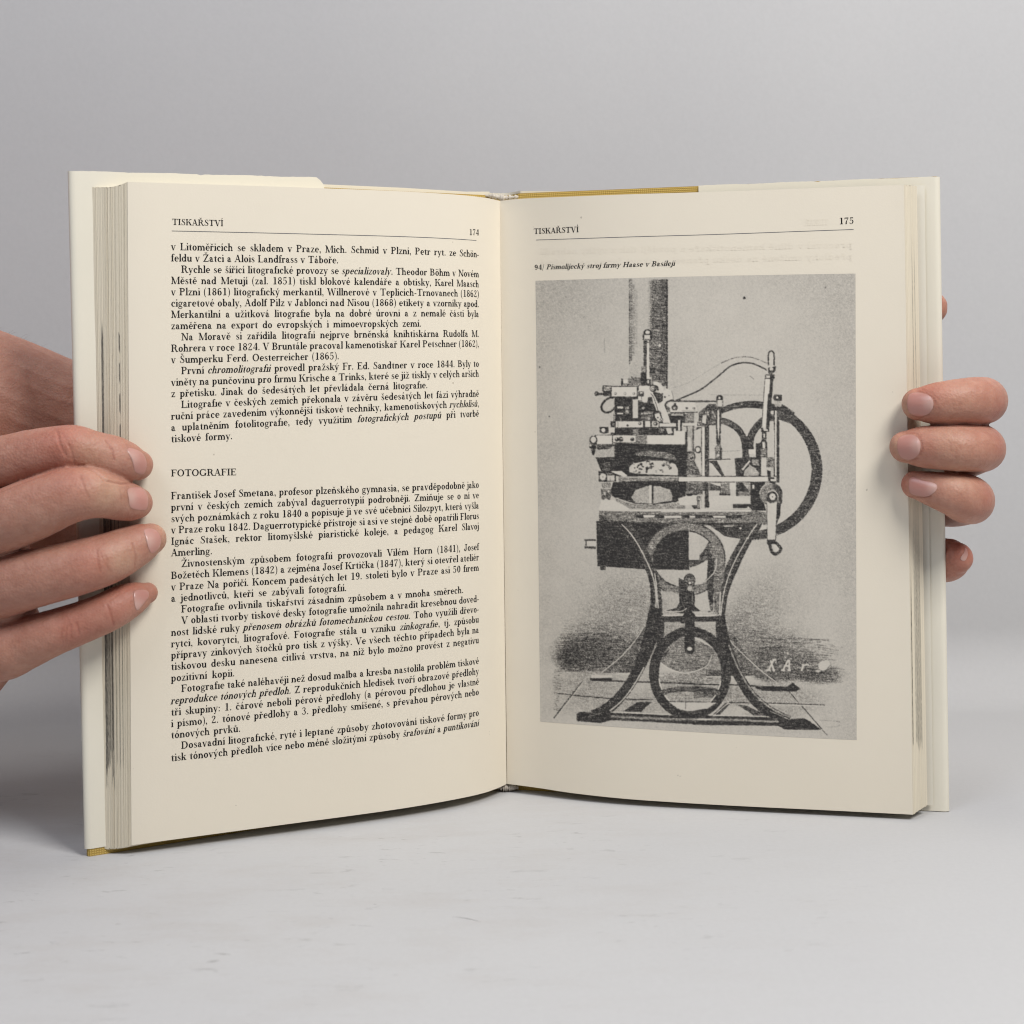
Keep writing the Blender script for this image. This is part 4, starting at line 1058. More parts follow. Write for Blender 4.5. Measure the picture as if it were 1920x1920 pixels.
K.line([(620, 880), (610, 1000), (560, 1080), (480, 1150)], 9, .10); K.line([(575, 545), (660, 620), (720, 720), (740, 800)], 8, .12)
K.poly([(380, 1000), (500, 905), (525, 900), (510, 1110), (460, 1170), (330, 1190), (300, 1050)], .18); K.poly([(30, 1012), (195, 1012), (195, 1170), (120, 1130), (60, 1070)], .19)
# upper arch: four openings and the cross bar
K.poly([(20, 1250), (120, 1255), (200, 1290), (205, 1400), (170, 1440), (40, 1460)], .20); K.poly([(365, 1300), (500, 1265), (520, 1350), (555, 1470), (440, 1470), (380, 1430)], .20)
K.poly([(195, 1100), (290, 1150), (300, 1500), (230, 1500), (50, 1470), (170, 1440), (205, 1380), (200, 1280)], .86); K.poly([(355, 1240), (380, 1300), (375, 1420), (440, 1475), (340, 1480)], .84)
K.poly([(-60, 1530), (700, 1525), (700, 1590), (-60, 1600)], .84)
K.line([(-75, 1050), (-55, 1200), (-30, 1480), (0, 1522), (240, 1522), (285, 1490)], 12, .09); K.line([(665, 1260), (655, 1480), (630, 1520), (390, 1528), (345, 1480)], 13, .10); K.line([(50, 1475), (220, 1478), (290, 1440)], 10, .12); K.line([(400, 1495), (560, 1490), (590, 1440), (590, 1280)], 9, .14)
# disc behind the lower ring and the hanging strut
G(); K.poly([(1430, 820), (1520, 750), (1700, 690), (1900, 745), (2010, 810), (2040, 900), (1990, 1010), (1900, 1060), (1700, 1090), (1540, 1050), (1420, 960)], .50)
K.line([(1420, 820), (1500, 755), (1600, 715), (1700, 685)], 11, .09); K.line([(1815, 690), (1900, 735), (2060, 830)], 10, .10); K.line([(1430, 975), (1540, 1045), (1690, 1090), (1850, 1060), (1960, 1000), (2005, 900)], 11, .10)
K.poly([(1460, 870), (1530, 830), (1480, 920)], .8); K.poly([(1720, 860), (1880, 810), (1960, 900), (1880, 960), (1700, 930)], .40)
F(); K.rect(295, 1230, 345, 1530, .9); K.poly([(268, 1560), (375, 1560), (375, 1900), (265, 1900)], .88); K.ell(312, 1540, 70, 62, .9); K.ell(240, 1590, 30, 26, .86)
K.ell(318, 1130, 64, 76, .62); K.ring(318, 1130, 62, 74, 8, .86); K.ell(320, 1160, 26, 28, .85); K.ell(320, 1158, 15, 16, .06); K.rect(300, 1200, 340, 1250, .25)
G(); K.poly([(1700, 600), (1815, 600), (1815, 830), (1790, 880), (1730, 880), (1700, 830)], .90); K.ell(1758, 818, 28, 22, .10)
K.line([(1690, 500), (1600, 560), (1560, 640), (1470, 700)], 6, .4)
# crank
D(); K.ell(1085, 1650, 172, 172, .84); K.ell(1075, 1655, 158, 160, .50); K.ring(1082, 1655, 165, 165, 12, .12, 180, 280); K.poly([(1090, 1480), (1200, 1520), (1258, 1640), (1250, 1795), (1215, 1800), (1180, 1640)], .82); K.ell(1105, 1690, 92, 98, .14); K.ell(1100, 1700, 84, 92, .86); K.ell(1108, 1690, 46, 50, .08); K.ell(1108, 1692, 8, 8, .8)
K.poly([(1020, 1860), (1225, 1860), (1225, 1930), (1020, 1930)], .85)
F(); K.poly([(1285, 240), (1345, 270), (1335, 400), (1290, 520)], .88); K.poly([(1190, 235), (1225, 265), (1300, 245), (1285, 690), (1195, 690)], .14); K.line([(1188, 280), (1193, 690)], 6, .7); K.line([(1292, 480), (1284, 690)], 8, .7)
K.rect(1190, 670, 1285, 722, .86); K.line([(1215, 700), (1240, 800), (1285, 835), (1335, 800), (1340, 760), (1280, 700)], 34, .84); K.poly([(1258, 730), (1300, 735), (1325, 775), (1310, 805), (1280, 800)], .12)
# rail over everything
Cc(); K.rect(1455, 1628, 1930, 1712, .86); K.rect(1462, 1636, 1930, 1702, W_)
D(); K.rect(-20, 1380, 1045, 1475, .84); K.rect(-20, 1391, 1040, 1464, W_); K.poly([(1040, 1390), (1130, 1400), (1170, 1480), (1060, 1480)], .88); K.rect(1080, 1425, 1160, 1458, .10)
# S-shaped lever and thin lines
K.frame(0, 0, 1)
lev = [(1264, 752.5), (1290, 741.5), (1316, 729), (1346, 706), (1366, 689), (1384, 681.5), (1400, 680), (1418, 684), (1438, 694)]
K.line(lev, 2.6, .86); K.line([(1352, 681), (1372, 672.5), (1388, 669.5), (1406, 669.5), (1424, 675), (1442, 683)], 1.4, .62); K.line([(1262, 727), (1290, 718), (1320, 700), (1350, 682)], 1.0, .34)
K.line([(1262, 751.8), (1344, 752.5)], 2.4, .84); K.line([(1330, 740), (1432, 741)], 1.0, .34)
K.ell(1395.5, 559, 2.6, 2.6, .9); K.line([(1133, 634), (1134, 662)], 1.2, .42); K.line([(1406, 705), (1414, 711)], 1.2, .6); K.ell(1094.5, 594.5, 1.2, 1.2, .8); K.ell(1030, 781, 1.3, 1.3, .85); K.ell(1548, 539, 1.2, 1.2, .6); K.ell(1012, 688, 1.0, 2, .7)
# floor: dark ground left and right, paving, feet
floor = K.a.copy()
G()
base0 = K.a.copy()
def stain(cx, cy, rx, ry, cov, pw, amt):
    c = K._t([(cx, cy)])[0]; sc = K.K / K.org[2]
    d = ((K.xx - c[0]) / (rx * sc)) ** 2 + ((K.yy - c[1]) / (ry * sc)) ** 2
    m = np.exp(-d ** (pw / 2)) * amt
    hole = (K.a < cov) & (K.a > 0.135)                                   # only darken, never lighten the drawing
    K.a += np.where(hole, (cov - K.a) * m, 0)
stain(1000, 600, 560, 420, .42, 3, .7); stain(1150, 300, 420, 330, .40, 2, .7); stain(620, 860, 380, 225, .76, 6, .92); stain(420, 930, 170, 140, .86, 5, .75); stain(900, 820, 320, 200, .66, 4, .75); stain(1120, 900, 170, 190, .56, 4, .7); stain(760, 620, 340, 120, .50, 3, .6)
stain(640, 1240, 400, 170, .40, 4, .75); stain(1000, 1450, 760, 150, .38, 4, .65); stain(1550, 600, 500, 90, .38, 4, .7); stain(1650, 1300, 400, 120, .42, 4, .7); stain(1700, 1150, 420, 70, .50, 4, .7)
H(); stain(560, 560, 280, 280, .48, 3, .8); stain(800, 760, 440, 200, .54, 3, .8); stain(1000, 980, 480, 190, .66, 5, .85); stain(1380, 1110, 260, 90, .80, 4, .9); stain(950, 1110, 220, 90, .68, 4, .8); stain(760, 300, 330, 360, .37, 2, .7); stain(500, 1330, 460, 130, .44, 4, .75); stain(1150, 1400, 320, 170, .38, 4, .7); stain(150, 950, 280, 220, .54, 4, .7); stain(850, 1560, 300, 80, .40, 4, .6)
# ragged strokes of the burin
G()
for q in range(150):
    y = 640 + r_.random() * 430; x = 270 + r_.random() * 600; l = 40 + 120 * r_.random()
    K.line([(x, y), (x + l, y + 4 * r_.normal())], 5 + 5 * r_.random(), .55 + .4 * r_.random(), smooth=False, alpha=.55)
for q in range(26):
    y = 1050 + q * 18; K.line([(235 + 12 * r_.normal() - q * .2, y), (325 - 1.5 * q + 14 * r_.normal(), y + 10 + 4 * r_.normal())], 6, .62, smooth=False, alpha=.8)
for q in range(6): K.line([(330 + 8 * r_.normal(), 500 + 30 * q), (440 + 10 * q, 510 + 30 * q)], 7, .5, smooth=False, alpha=.6)
for q in range(190):                                    # diagonal hatching of the wall tone
    x, y = 480 + r_.random() * 760, 20 + r_.random() * 480; l = 20 + 60 * r_.random()
    K.line([(x, y), (x + l, y + l * 1.05)], 3.2, .46, smooth=False, alpha=.35)
H()
for q in range(170):
    x, y = 380 + r_.random() * 900, 20 + r_.random() * 620; l = 20 + 70 * r_.random()
    K.line([(x, y), (x + l, y + l * .95)], 3.2, .46, smooth=False, alpha=.30)
for q in range(120):
    y = 690 + r_.random() * 330; x = 640 + r_.random() * 700; l = 60 + 200 * r_.random()
    K.line([(x, y), (x + l, y + 8 * r_.normal() + l * .05)], 5 + 4 * r_.random(), .58 + .2 * r_.random(), smooth=False, alpha=.5)
for q in range(60):
    y = 760 + r_.random() * 480; x = 1380 + r_.random() * 200; l = 60 + 110 * r_.random()
    K.line([(x, y), (x + l, y + l * .16)], 5, .62, smooth=False, alpha=.6)
for q in range(20): K.line([(1400 + 20 * r_.normal(), 1280 + q * 17), (1560 + 30 * r_.normal(), 1286 + q * 17)], 3.5, .36, smooth=False, alpha=.7)
K.line([(1420, 1620), (1560, 1630), (1640, 1640), (1655, 1670), (1600, 1695), (1480, 1700)], 6, .42)
# redraw the far legs and the paving over the dark ground
G(); K.poly([(1235, 590), (1300, 560), (1330, 760), (1250, 900), (1100, 950), (960, 1090), (770, 1090), (960, 920), (1100, 750)], .64)
K.line([(1240, 580), (1170, 690), (1060, 830), (940, 950), (770, 1085)], 9, .09); K.line([(1210, 795), (1235, 800), (1275, 860)], 16, .88); K.poly([(960, 1085), (1100, 950), (1200, 900), (1160, 1090)], .74)
K.line([(945, 1100), (1170, 1105)], 12, .12); K.poly([(650, 1110), (880, 1118), (885, 1150), (650, 1150)], .16); K.poly([(640, 1150), (890, 1145), (880, 1190), (640, 1175)], .92)
K.line([(880, 1180), (1320, 1195), (1920, 1215)], 15, .86); K.line([(280, 1322), (900, 1380), (1350, 1392)], 12, .84); K.line([(545, 1195), (430, 1340), (230, 1600)], 14, .80); K.line([(560, 1195), (445, 1345), (250, 1600)], 7, .12); K.line([(380, 1090), (540, 1090), (640, 1110)], 8, .3)
K.poly([(1010, 1520), (1170, 1420), (1330, 1415), (1210, 1530)], .88); K.rect(1395, 1110, 1470, 1126, .14)
H(); K.poly([(330, 600), (430, 640), (500, 720), (640, 970), (800, 1120), (950, 1200), (660, 1130), (480, 1040), (390, 850)], .66); K.line([(365, 640), (440, 760), (560, 880), (700, 1010), (820, 1110), (940, 1198)], 9, .09); K.poly([(140, 1060), (480, 1060), (650, 1115), (640, 1128), (140, 1128)], .72); K.line([(140, 1132), (650, 1132)], 12, .10)
K.poly([(820, 1200), (1060, 1190), (1090, 1240), (820, 1235)], .34); K.poly([(700, 1235), (1060, 1245), (1120, 1200), (1205, 1270), (1150, 1300), (780, 1290), (700, 1260)], .92)
K.line([(0, 1220), (500, 1226), (820, 1250)], 14, .84); K.line([(400, 1422), (900, 1430), (1480, 1450)], 11, .80); K.line([(850, 1446), (1470, 1462)], 8, .10); K.line([(1070, 1290), (1210, 1450), (1400, 1670), (1505, 1790)], 10, .86); K.line([(1100, 1310), (1220, 1460)], 7, .12)
K.line([(0, 1330), (150, 1320), (300, 1340)], 90, .74, alpha=.7)
K.poly([(220, 1560), (360, 1430), (420, 1430), (300, 1560)], .8); K.poly([(500, 1450), (600, 1460), (830, 1570), (680, 1570)], .76); K.line([(230, 1570), (380, 1440), (420, 1445)], 9, .12)
# near legs and lower ring again, over the paving
K.frame(0, 0, 1)
K.line(LL[5:], 0, .88); K.line([(x + .5 * w - 1.5, y + 1) for x, y, w in LL[8:12]], 2.2, .14)
K.line(RL[6:], 0, .88); K.line([(x + .2 * w, y - .3 * w) for x, y, w in RL[8:]], 3.0, .42)
K.ring(1294, 1262, 67.5, 78, 18, .86); K.ring(1294, 1262, 59, 70, 2.2, .08, 12, 172)
G(); K.line([(1400, 1330), (1550, 1285), (1700, 1270), (2000, 1280), (2090, 1330)], 60, .76); K.line([(1500, 1412), (2090, 1418)], 8, .82); K.line([(1715, 1330), (1712, 1500)], 8, .5); K.poly([(1540, 1425), (2060, 1425), (1960, 1490), (1780, 1515), (1620, 1490)], .17)
K.line([(1715, 1420), (1712, 1500)], 8, .6)
# foot plates
K.poly([(485, 1550), (530, 1528), (770, 1542), (870, 1525), (1500, 1565), (1920, 1580), (1920, 1675), (1300, 1640), (870, 1622), (760, 1655), (490, 1632)], .90)
K.line([(870, 1530), (1180, 1545), (1500, 1560)], 11, .10); K.line([(870, 1580), (1400, 1605), (1920, 1615)], 26, .48); K.line([(620, 1580), (700, 1560), (760, 1545)], 6, .3)
H(); K.poly([(0, 1565), (850, 1585), (930, 1590), (1080, 1610), (1250, 1600), (1320, 1640), (1440, 1730), (1030, 1728), (950, 1685), (0, 1675)], .90)
K.line([(220, 1570), (500, 1572), (850, 1582)], 11, .10); K.line([(0, 1612), (500, 1620), (960, 1640)], 24, .42); K.line([(40, 1610), (200, 1614)], 14, .12); K.line([(860, 1520), (980, 1570), (1090, 1620)], 8, .30); K.poly([(0, 1680), (940, 1690), (1020, 1740), (1440, 1740), (1440, 1770), (0, 1765)], .22)
# scratched initials
for seg in ([(905, 940), (845, 1060)], [(868, 945), (905, 1060)], [(820, 1058), (870, 1062)], [(890, 1058), (920, 1062)], [(890, 942), (930, 942)]): K.line(seg, 20, .12, smooth=False)
for seg in ([(1070, 940), (1010, 1058)], [(1080, 940), (1080, 1062)], [(1040, 1010), (1085, 1010)], [(985, 1058), (1030, 1060)], [(1060, 1060), (1095, 1062)]): K.line(seg, 20, .12, smooth=False)
K.line([(1225, 990), (1235, 1010), (1215, 1070)], 22, .14); K.line([(1235, 1020), (1265, 995), (1300, 1000)], 18, .16); K.ell(1460, 1010, 55, 55, .16); K.ell(1400, 1070, 30, 14, .2); K.ell(1500, 985, 36, 40, .16)
# soften by the blur of the plate, then grain of the coarse screen
def blur(a, n):
    for _ in range(n):
        p = np.pad(a, 1, mode='edge'); a = (p[1:-1, :-2] + 2 * p[1:-1, 1:-1] + p[1:-1, 2:]) / 4
        p = np.pad(a, 1, mode='edge'); a = (p[:-2, 1:-1] + 2 * p[1:-1, 1:-1] + p[2:, 1:-1]) / 4
    return a
K.a = blur(K.a, 2)
gr = blur(r_.normal(0, 1, K.a.shape).astype(np.float32), 1); gr /= gr.std()
g2 = blur(r_.normal(0, 1, K.a.shape).astype(np.float32), 5); g2 /= g2.std()
amp = np.interp(K.a, (0, .12, .22, .40, .60, .78, .90, 1), (.015, .022, .030, .10, .15, .15, .12, .08)).astype(np.float32)
st = r_.normal(0, 1, K.a.shape).astype(np.float32)          # streaks left by the burin, mostly level
st = sum(np.roll(st, q, 1) for q in range(-7, 8)); st = blur(st, 1); st /= st.std()
samp = np.interp(K.a, (0, .25, .45, .70, .85, .95, 1), (0, 0, .055, .065, .06, .055, .04)).astype(np.float32)
K.a = K.a + amp * (0.60 * gr + 0.42 * g2) + samp * st
# coverage as seen -> coverage of the sheet
K.a = np.interp(K.a, (0, .06, .12, .20, .30, .40, .50, .60, .70, .80, .90, 1), (0, .045, .11, .20, .36, .53, .66, .76, .85, .915, .955, .975)).astype(np.float32)

def engraving_mesh():
    TL, TR, BR_, BL_ = np.array((1004.2, 526.5)), np.array((1604, 513)), np.array((1606.3, 1387.5)), np.array((1013.2, 1353))
    nu, nv = 640, 930
    u, v = np.meshgrid(np.linspace(0, 1, nu), np.linspace(0, 1, nv), indexing='ij')
    r = np.random.default_rng(2)
    # the head and tail edges of the plate bow a little with the page
    p = (TL * (1 - u)[..., None] + TR * u[..., None]) * (1 - v)[..., None] + (BL_ * (1 - u)[..., None] + BR_ * u[..., None]) * v[..., None]
    p[..., 1] += 3.0 * np.sin(np.pi * u) * v * 0.9 - 1.5 * np.sin(np.pi * u) * (1 - v)
    fx = (p[..., 0] - K.X0) * K.K - .5; fy = (p[..., 1] - K.Y0) * K.K - .5
    xi = np.clip(fx.astype(int), 0, K.w - 2); yi = np.clip(fy.astype(int), 0, K.h - 2)
    ax, ay = np.clip(fx - xi, 0, 1), np.clip(fy - yi, 0, 1)
    c = K.a[yi, xi]*(1-ax)*(1-ay) + K.a[yi, xi+1]*ax*(1-ay) + K.a[yi+1, xi]*(1-ax)*ay + K.a[yi+1, xi+1]*ax*ay
    t, q = PR.ts(p[..., 0], p[..., 1])
    verts = PR.pt(t.ravel(), q.ravel(), 0.005)
    ink = np.array((0.016, 0.015, 0.016)); pap = np.array((0.715, 0.665, 0.575))
    col = pap * (1 - c.ravel()[:, None]) + ink * c.ravel()[:, None]
    return sub("printed_picture", verts, grid_faces(nu, nv), attr_mat("halftone_print", 0.7, 0.2), page_right, col=col, label="grey halftone picture of a type-casting machine on a stand")
engraving_mesh()
# ------------------------------------------------------------------ the two hands
def skin_mat():
    k = NT("skin")
    b = k.b
    at = k.n("ShaderNodeAttribute"); at.attribute_name = "tone"
    tc = k.n("ShaderNodeTexCoord")
    n1 = k.n("ShaderNodeTexNoise", i_Scale=190.0, i_Detail=8.0, i_Roughness=0.72); k.l(tc.outputs["Object"], n1.inputs[0])
    mx = k.n("ShaderNodeMix", data_type='RGBA', blend_type='MULTIPLY'); mx.inputs[0].default_value = 1.0
    rp = k.n("ShaderNodeValToRGB"); rp.color_ramp.elements[0].position = 0.25; rp.color_ramp.elements[0].color = (0.79, 0.65, 0.61, 1); rp.color_ramp.elements[1].position = 0.7; rp.color_ramp.elements[1].color = (1.04, 1.04, 1.04, 1)
    k.l(n1.outputs[0], rp.inputs[0]); k.l(at.outputs["Color"], mx.inputs[6]); k.l(rp.outputs[0], mx.inputs[7]); k.l(mx.outputs[2], b.inputs["Base Color"])
    b.inputs["Roughness"].default_value = 0.50
    b.inputs["Specular IOR Level"].default_value = 0.35
    b.inputs["Subsurface Weight"].default_value = 0.25
    b.inputs["Subsurface Radius"].default_value = (1.0, 0.38, 0.20)
    b.inputs["Subsurface Scale"].default_value = 0.004
    # fine skin relief: cell pattern plus pores
    v = k.n("ShaderNodeTexVoronoi", i_Scale=1100.0); k.l(tc.outputs["Object"], v.inputs[0])
    n2 = k.n("ShaderNodeTexNoise", i_Scale=900.0, i_Detail=4.0); k.l(tc.outputs["Object"], n2.inputs[0])
    a = k.n("ShaderNodeMath", operation='ADD'); k.l(v.outputs["Distance"], a.inputs[0]); k.l(n2.outputs[0], a.inputs[1])
    bm = k.n("ShaderNodeBump", i_Strength=0.24, i_Distance=0.0004); k.l(a.outputs[0], bm.inputs["Height"]); k.l(bm.outputs[0], b.inputs["Normal"])
    return k.m
def nail_mat():
    k = NT("fingernail")
    at = k.n("ShaderNodeAttribute"); at.attribute_name = "tone"
    k.l(at.outputs["Color"], k.b.inputs["Base Color"])
    k.b.inputs["Roughness"].default_value = 0.28; k.b.inputs["Specular IOR Level"].default_value = 0.5
    k.b.inputs["Subsurface Weight"].default_value = 0.25; k.b.inputs["Subsurface Radius"].default_value = (1.0, .5, .4); k.b.inputs["Subsurface Scale"].default_value = 0.002
    return k.m
M_SKIN, M_NAIL = skin_mat(), nail_mat()

def limb(pts, nr=28, per=7):
    """closed tapered tube through (px, py, depth, r_px[, flat]) - flat scales the thickness along the view"""
    p = np.array([tuple(q) + ((1.0,) if len(q) == 4 else ()) for q in pts], float)
    c = np.stack([P(*q[:3]) for q in p]); r = p[:, 3] * p[:, 2] / FPX; fl = p[:, 4]
    cc = []
    for i in range(len(c) - 1):
        g = lambda a: (a[max(i-1, 0)], a[i], a[i+1], a[min(i+2, len(a)-1)])
        for k in range(per):
            t = k / per
            f = lambda q: .5*((2*q[1])+(-q[0]+q[2])*t+(2*q[0]-5*q[1]+4*q[2]-q[3])*t*t+(-q[0]+3*q[1]-3*q[2]+q[3])*t**3)
            cc.append(np.concatenate([f(g(c)), [f(g(r)), f(g(fl))]]))
    cc.append(np.concatenate([c[-1], [r[-1], fl[-1]]])); cc = np.array(cc)
    tg = np.gradient(cc[:, :3], axis=0); tg /= np.linalg.norm(tg, axis=1)[:, None] + 1e-9
    rings = []
    def ring(ctr, t, rr, f):
        up = np.array((0, 0, 1.0)) if abs(t[2]) < .9 else np.array((1.0, 0, 0))
        a = np.cross(t, up); a /= np.linalg.norm(a); b = np.cross(a, t)
        # 'a' lies roughly along the view for a finger running sideways
        ang = np.linspace(0, 2*np.pi, nr, endpoint=False)
        return ctr + rr * (np.cos(ang)[:, None] * a * f + np.sin(ang)[:, None] * b)
    for s in (0, -1):
        caps = []
        for k in range(1, 7):
            e = math.radians(90 - 15 * k)
            sg = -1 if s == 0 else 1
            caps.append(ring(cc[s, :3] + sg * tg[s] * cc[s, 3] * math.sin(e), tg[s], cc[s, 3] * math.cos(e), cc[s, 4]))
        if s == 0: head = caps
        else: tail = caps[::-1]
    rings = head + [ring(q[:3], t, q[3], q[4]) for q, t in zip(cc, tg)][1:-1] + tail
    n = len(rings); v = np.concatenate(rings)
    f = [(i*nr+j, (i+1)*nr+j, (i+1)*nr+(j+1) % nr, i*nr+(j+1) % nr) for i in range(n-1) for j in range(nr)]
    f += [tuple(range(nr)), tuple(reversed(range((n-1)*nr, n*nr)))]
    return v, f

def fuse(limbs, voxel, smooth):
    vs, fs, n = [], [], 0
    for v, f in limbs:
        vs.append(v); fs += [tuple(i + n for i in q) for q in f]; n += len(v)
    me = bpy.data.meshes.new("hand_source"); me.from_pydata((np.concatenate(vs) * U).tolist(), [], fs); me.update()
    bmm = bmesh.new(); bmm.from_mesh(me); bmesh.ops.recalc_face_normals(bmm, faces=bmm.faces); bmm.to_mesh(me); bmm.free()
    o = bpy.data.objects.new("hand_source", me); COL.objects.link(o)
    m = o.modifiers.new("remesh", 'REMESH'); m.mode = 'VOXEL'; m.voxel_size = voxel * U
    m = o.modifiers.new("smooth", 'SMOOTH'); m.factor = 0.5; m.iterations = smooth
    dg = bpy.context.evaluated_depsgraph_get()
    ev = o.evaluated_get(dg)
    out = bpy.data.meshes.new_from_object(ev)
    bpy.data.objects.remove(o); bpy.data.meshes.remove(me)
    return out

def cam_ray(px, py):
    a = Vector(P(px, py, 10.0) * U); e = Vector((0, 0, EYE * U))
    return e, (a - e).normalized()

def hand(name, label, limbs, creases, blush, nails, base, voxel=0.045, smooth=5, pale=()):
    me = fuse(limbs, voxel, smooth)
    me.name = name
    nv = len(me.vertices)
    co = np.empty(nv * 3, np.float32); me.vertices.foreach_get("co", co); co = co.reshape(-1, 3)
    no = np.empty(nv * 3, np.float32); me.vertices.foreach_get("normal", no); no = no.reshape(-1, 3)
    tri = [tuple(p.vertices) for p in me.polygons]
    bvh = BVHTree.FromPolygons([tuple(c) for c in co.tolist()], tri)
    def hit(px, py):
        h = bvh.ray_cast(*cam_ray(px, py), 2.0)
        return h
    lat = (np.sin(co[:, 0] * 900 + 3 * np.sin(co[:, 2] * 500)) * np.sin(co[:, 2] * 700 + 2 * np.sin(co[:, 1] * 600)))
    disp = np.zeros(nv)
    tone = np.tile(np.array(base, float), (nv, 1))
    # broad mottling
    mot = np.sin(co[:, 0] * 210 + 1.3) * np.sin(co[:, 2] * 170 + .4) * .5 + np.sin(co[:, 0] * 95 + co[:, 2] * 130) * .5
    tone *= (1 + 0.045 * mot[:, None] * np.array((.6, 1.0, 1.0)))
    for pts, depth, wid in creases:
        pts = np.array(pts, float); q = []
        for i in range(len(pts) - 1):
            for t in np.linspace(0, 1, 14):
                a = pts[i] * (1 - t) + pts[i + 1] * t
                h = hit(*a)
                if h[0] is not None: q.append(tuple(h[0]))
        if not q: continue
        q = np.array(q); near = np.where(np.linalg.norm(co - q.mean(0), axis=1) < 0.02)[0]
        d = np.min(np.linalg.norm(co[near][:, None] - q[None], axis=2), axis=1) / U
        g = np.exp(-(d / wid) ** 2)
        disp[near] = np.minimum(disp[near], -depth * g) + 0.25 * depth * np.exp(-((d - 2 * wid) / wid) ** 2)
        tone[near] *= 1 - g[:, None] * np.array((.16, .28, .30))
    for (px, py, rad, col, amt) in blush:
        h = hit(px, py)
        if h[0] is None: continue
        d = np.linalg.norm(co - np.array(h[0]), axis=1) / U
        m = (np.exp(-(d / rad) ** 2) * amt)[:, None]
        m = np.clip(m * (1.35 if col is RED else 1.0), 0, .9); tone = tone * (1 - m) + np.array(col) * m
    # sink the nail beds a little
    beds = []
    for outline, moon in nails:
        o = np.array(outline, float); ctr = o.mean(0)
        beds.append(ctr)
    co2 = co + no * (disp[:, None] + 0.0035 * lat[:, None]) * U
    me.vertices.foreach_set("co", co2.ravel().astype(np.float32))
    me.polygons.foreach_set("use_smooth", np.ones(len(me.polygons), dtype=bool))
    set_col(me, tone.astype(np.float32))
    me.materials.clear(); me.materials.append(M_SKIN)
    ob = bpy.data.objects.new(name, me); COL.objects.link(ob)
    ob["label"] = label; ob["category"] = "hand"; ob["group"] = "hands holding the book"
    me.update()
    for outline, moon in nails:
        o = np.array(outline, float); m = len(o); ctr = o.mean(0)
        # smooth closed outline
        ns = 44; ring_ = []
        for i in range(m):
            p0, p1, p2, p3 = o[i - 1], o[i], o[(i + 1) % m], o[(i + 2) % m]
            for k in range(6):
                t = k / 6
                ring_.append(.5*((2*p1)+(-p0+p2)*t+(2*p0-5*p1+4*p2-p3)*t*t+(-p0+3*p1-3*p2+p3)*t**3))
        ring_ = np.array(ring_); ns = len(ring_)
        rr = [0.0, .25, .45, .62, .76, .87, .95, 1.0]
        vs, cs = [], []
        hc = bvh.ray_cast(*cam_ray(*ctr), 2.0)
        moon = np.array(moon, float)
        for r in rr:
            for k in range(ns):
                q = ctr + (ring_[k] - ctr) * r
                h = bvh.ray_cast(*cam_ray(*q), 2.0)
                if h[0] is None or (hc[0] is not None and (h[0] - hc[0]).length > 0.012):
                    h = bvh.find_nearest(Vector(P(q[0], q[1], hc[0][1] / U) * U))
                vs.append((*q, (Vector(h[0]) - cam_ray(*q)[0]).length / U))
                dm = np.linalg.norm(q - moon) / 14.0
                wm = math.exp(-dm ** 2.6) * .75
                bed = np.array((0.50, 0.245, 0.205)); lun = np.array((0.60, 0.40, 0.345)); rim = np.array((0.36, 0.165, 0.12))
                c = bed * (1 - wm) + lun * wm
                if r > .96: c = c * .35 + rim * .65
                cs.append(c)
        # the plate is one smooth curved shell fitted to the fingertip
        V = np.array(vs); uu, ww = ((V[:, :2] - ctr) / 20.0).T
        M = np.stack([np.ones_like(uu), uu, ww, uu*uu, uu*ww, ww*ww], 1)
        med = np.median(V[:, 2]); use = np.abs(V[:, 2] - med) < .6
        fit = M @ np.linalg.lstsq(M[use], V[use, 2], rcond=None)[0]
        rnk = np.repeat(np.array(rr), ns)
        near_ = np.abs(V[:, 2] - fit) < 0.09
        dist = np.where(near_, np.maximum(fit - 0.024, V[:, 2] - np.interp(rnk, (0, .6, .9, 1), (.06, .05, .026, .010))), fit - 0.018)
        if np.std(V[use, 2] - fit[use]) > .035 or np.ptp(V[use, 2]) > .55:            # nail seen edge-on: follow the skin
            dist = np.where(use, V[:, 2] - 0.014, fit - 0.014)
        W = []
        for q, t in zip(V, dist):
            e, d = cam_ray(q[0], q[1])
            W.append(np.array(e + d * float(t * U)) / U)
        V = np.array(W)
        f = [(i*ns+k, (i+1)*ns+k, (i+1)*ns+(k+1) % ns, i*ns+(k+1) % ns) for i in range(len(rr)-1) for k in range(ns)]
        mesh_obj("fingernail", V.reshape(-1, 3), f, M_NAIL, parent=ob, col=np.array(cs))
    return ob

def sc(ox, oy, s, pts): return [(ox + x / s, oy + y / s) for x, y in pts]
C1 = lambda *p: sc(0, 600, 4.8, p)
C2 = lambda *p: sc(0, 920, 4.8, p)
C3 = lambda *p: sc(1620, 520, 6.4, p)
C4 = lambda *p: sc(1620, 800, 6.4, p)
RED = (0.46, 0.165, 0.115); PALE = (0.55, 0.39, 0.27); DEEP = (0.34, 0.145, 0.10)

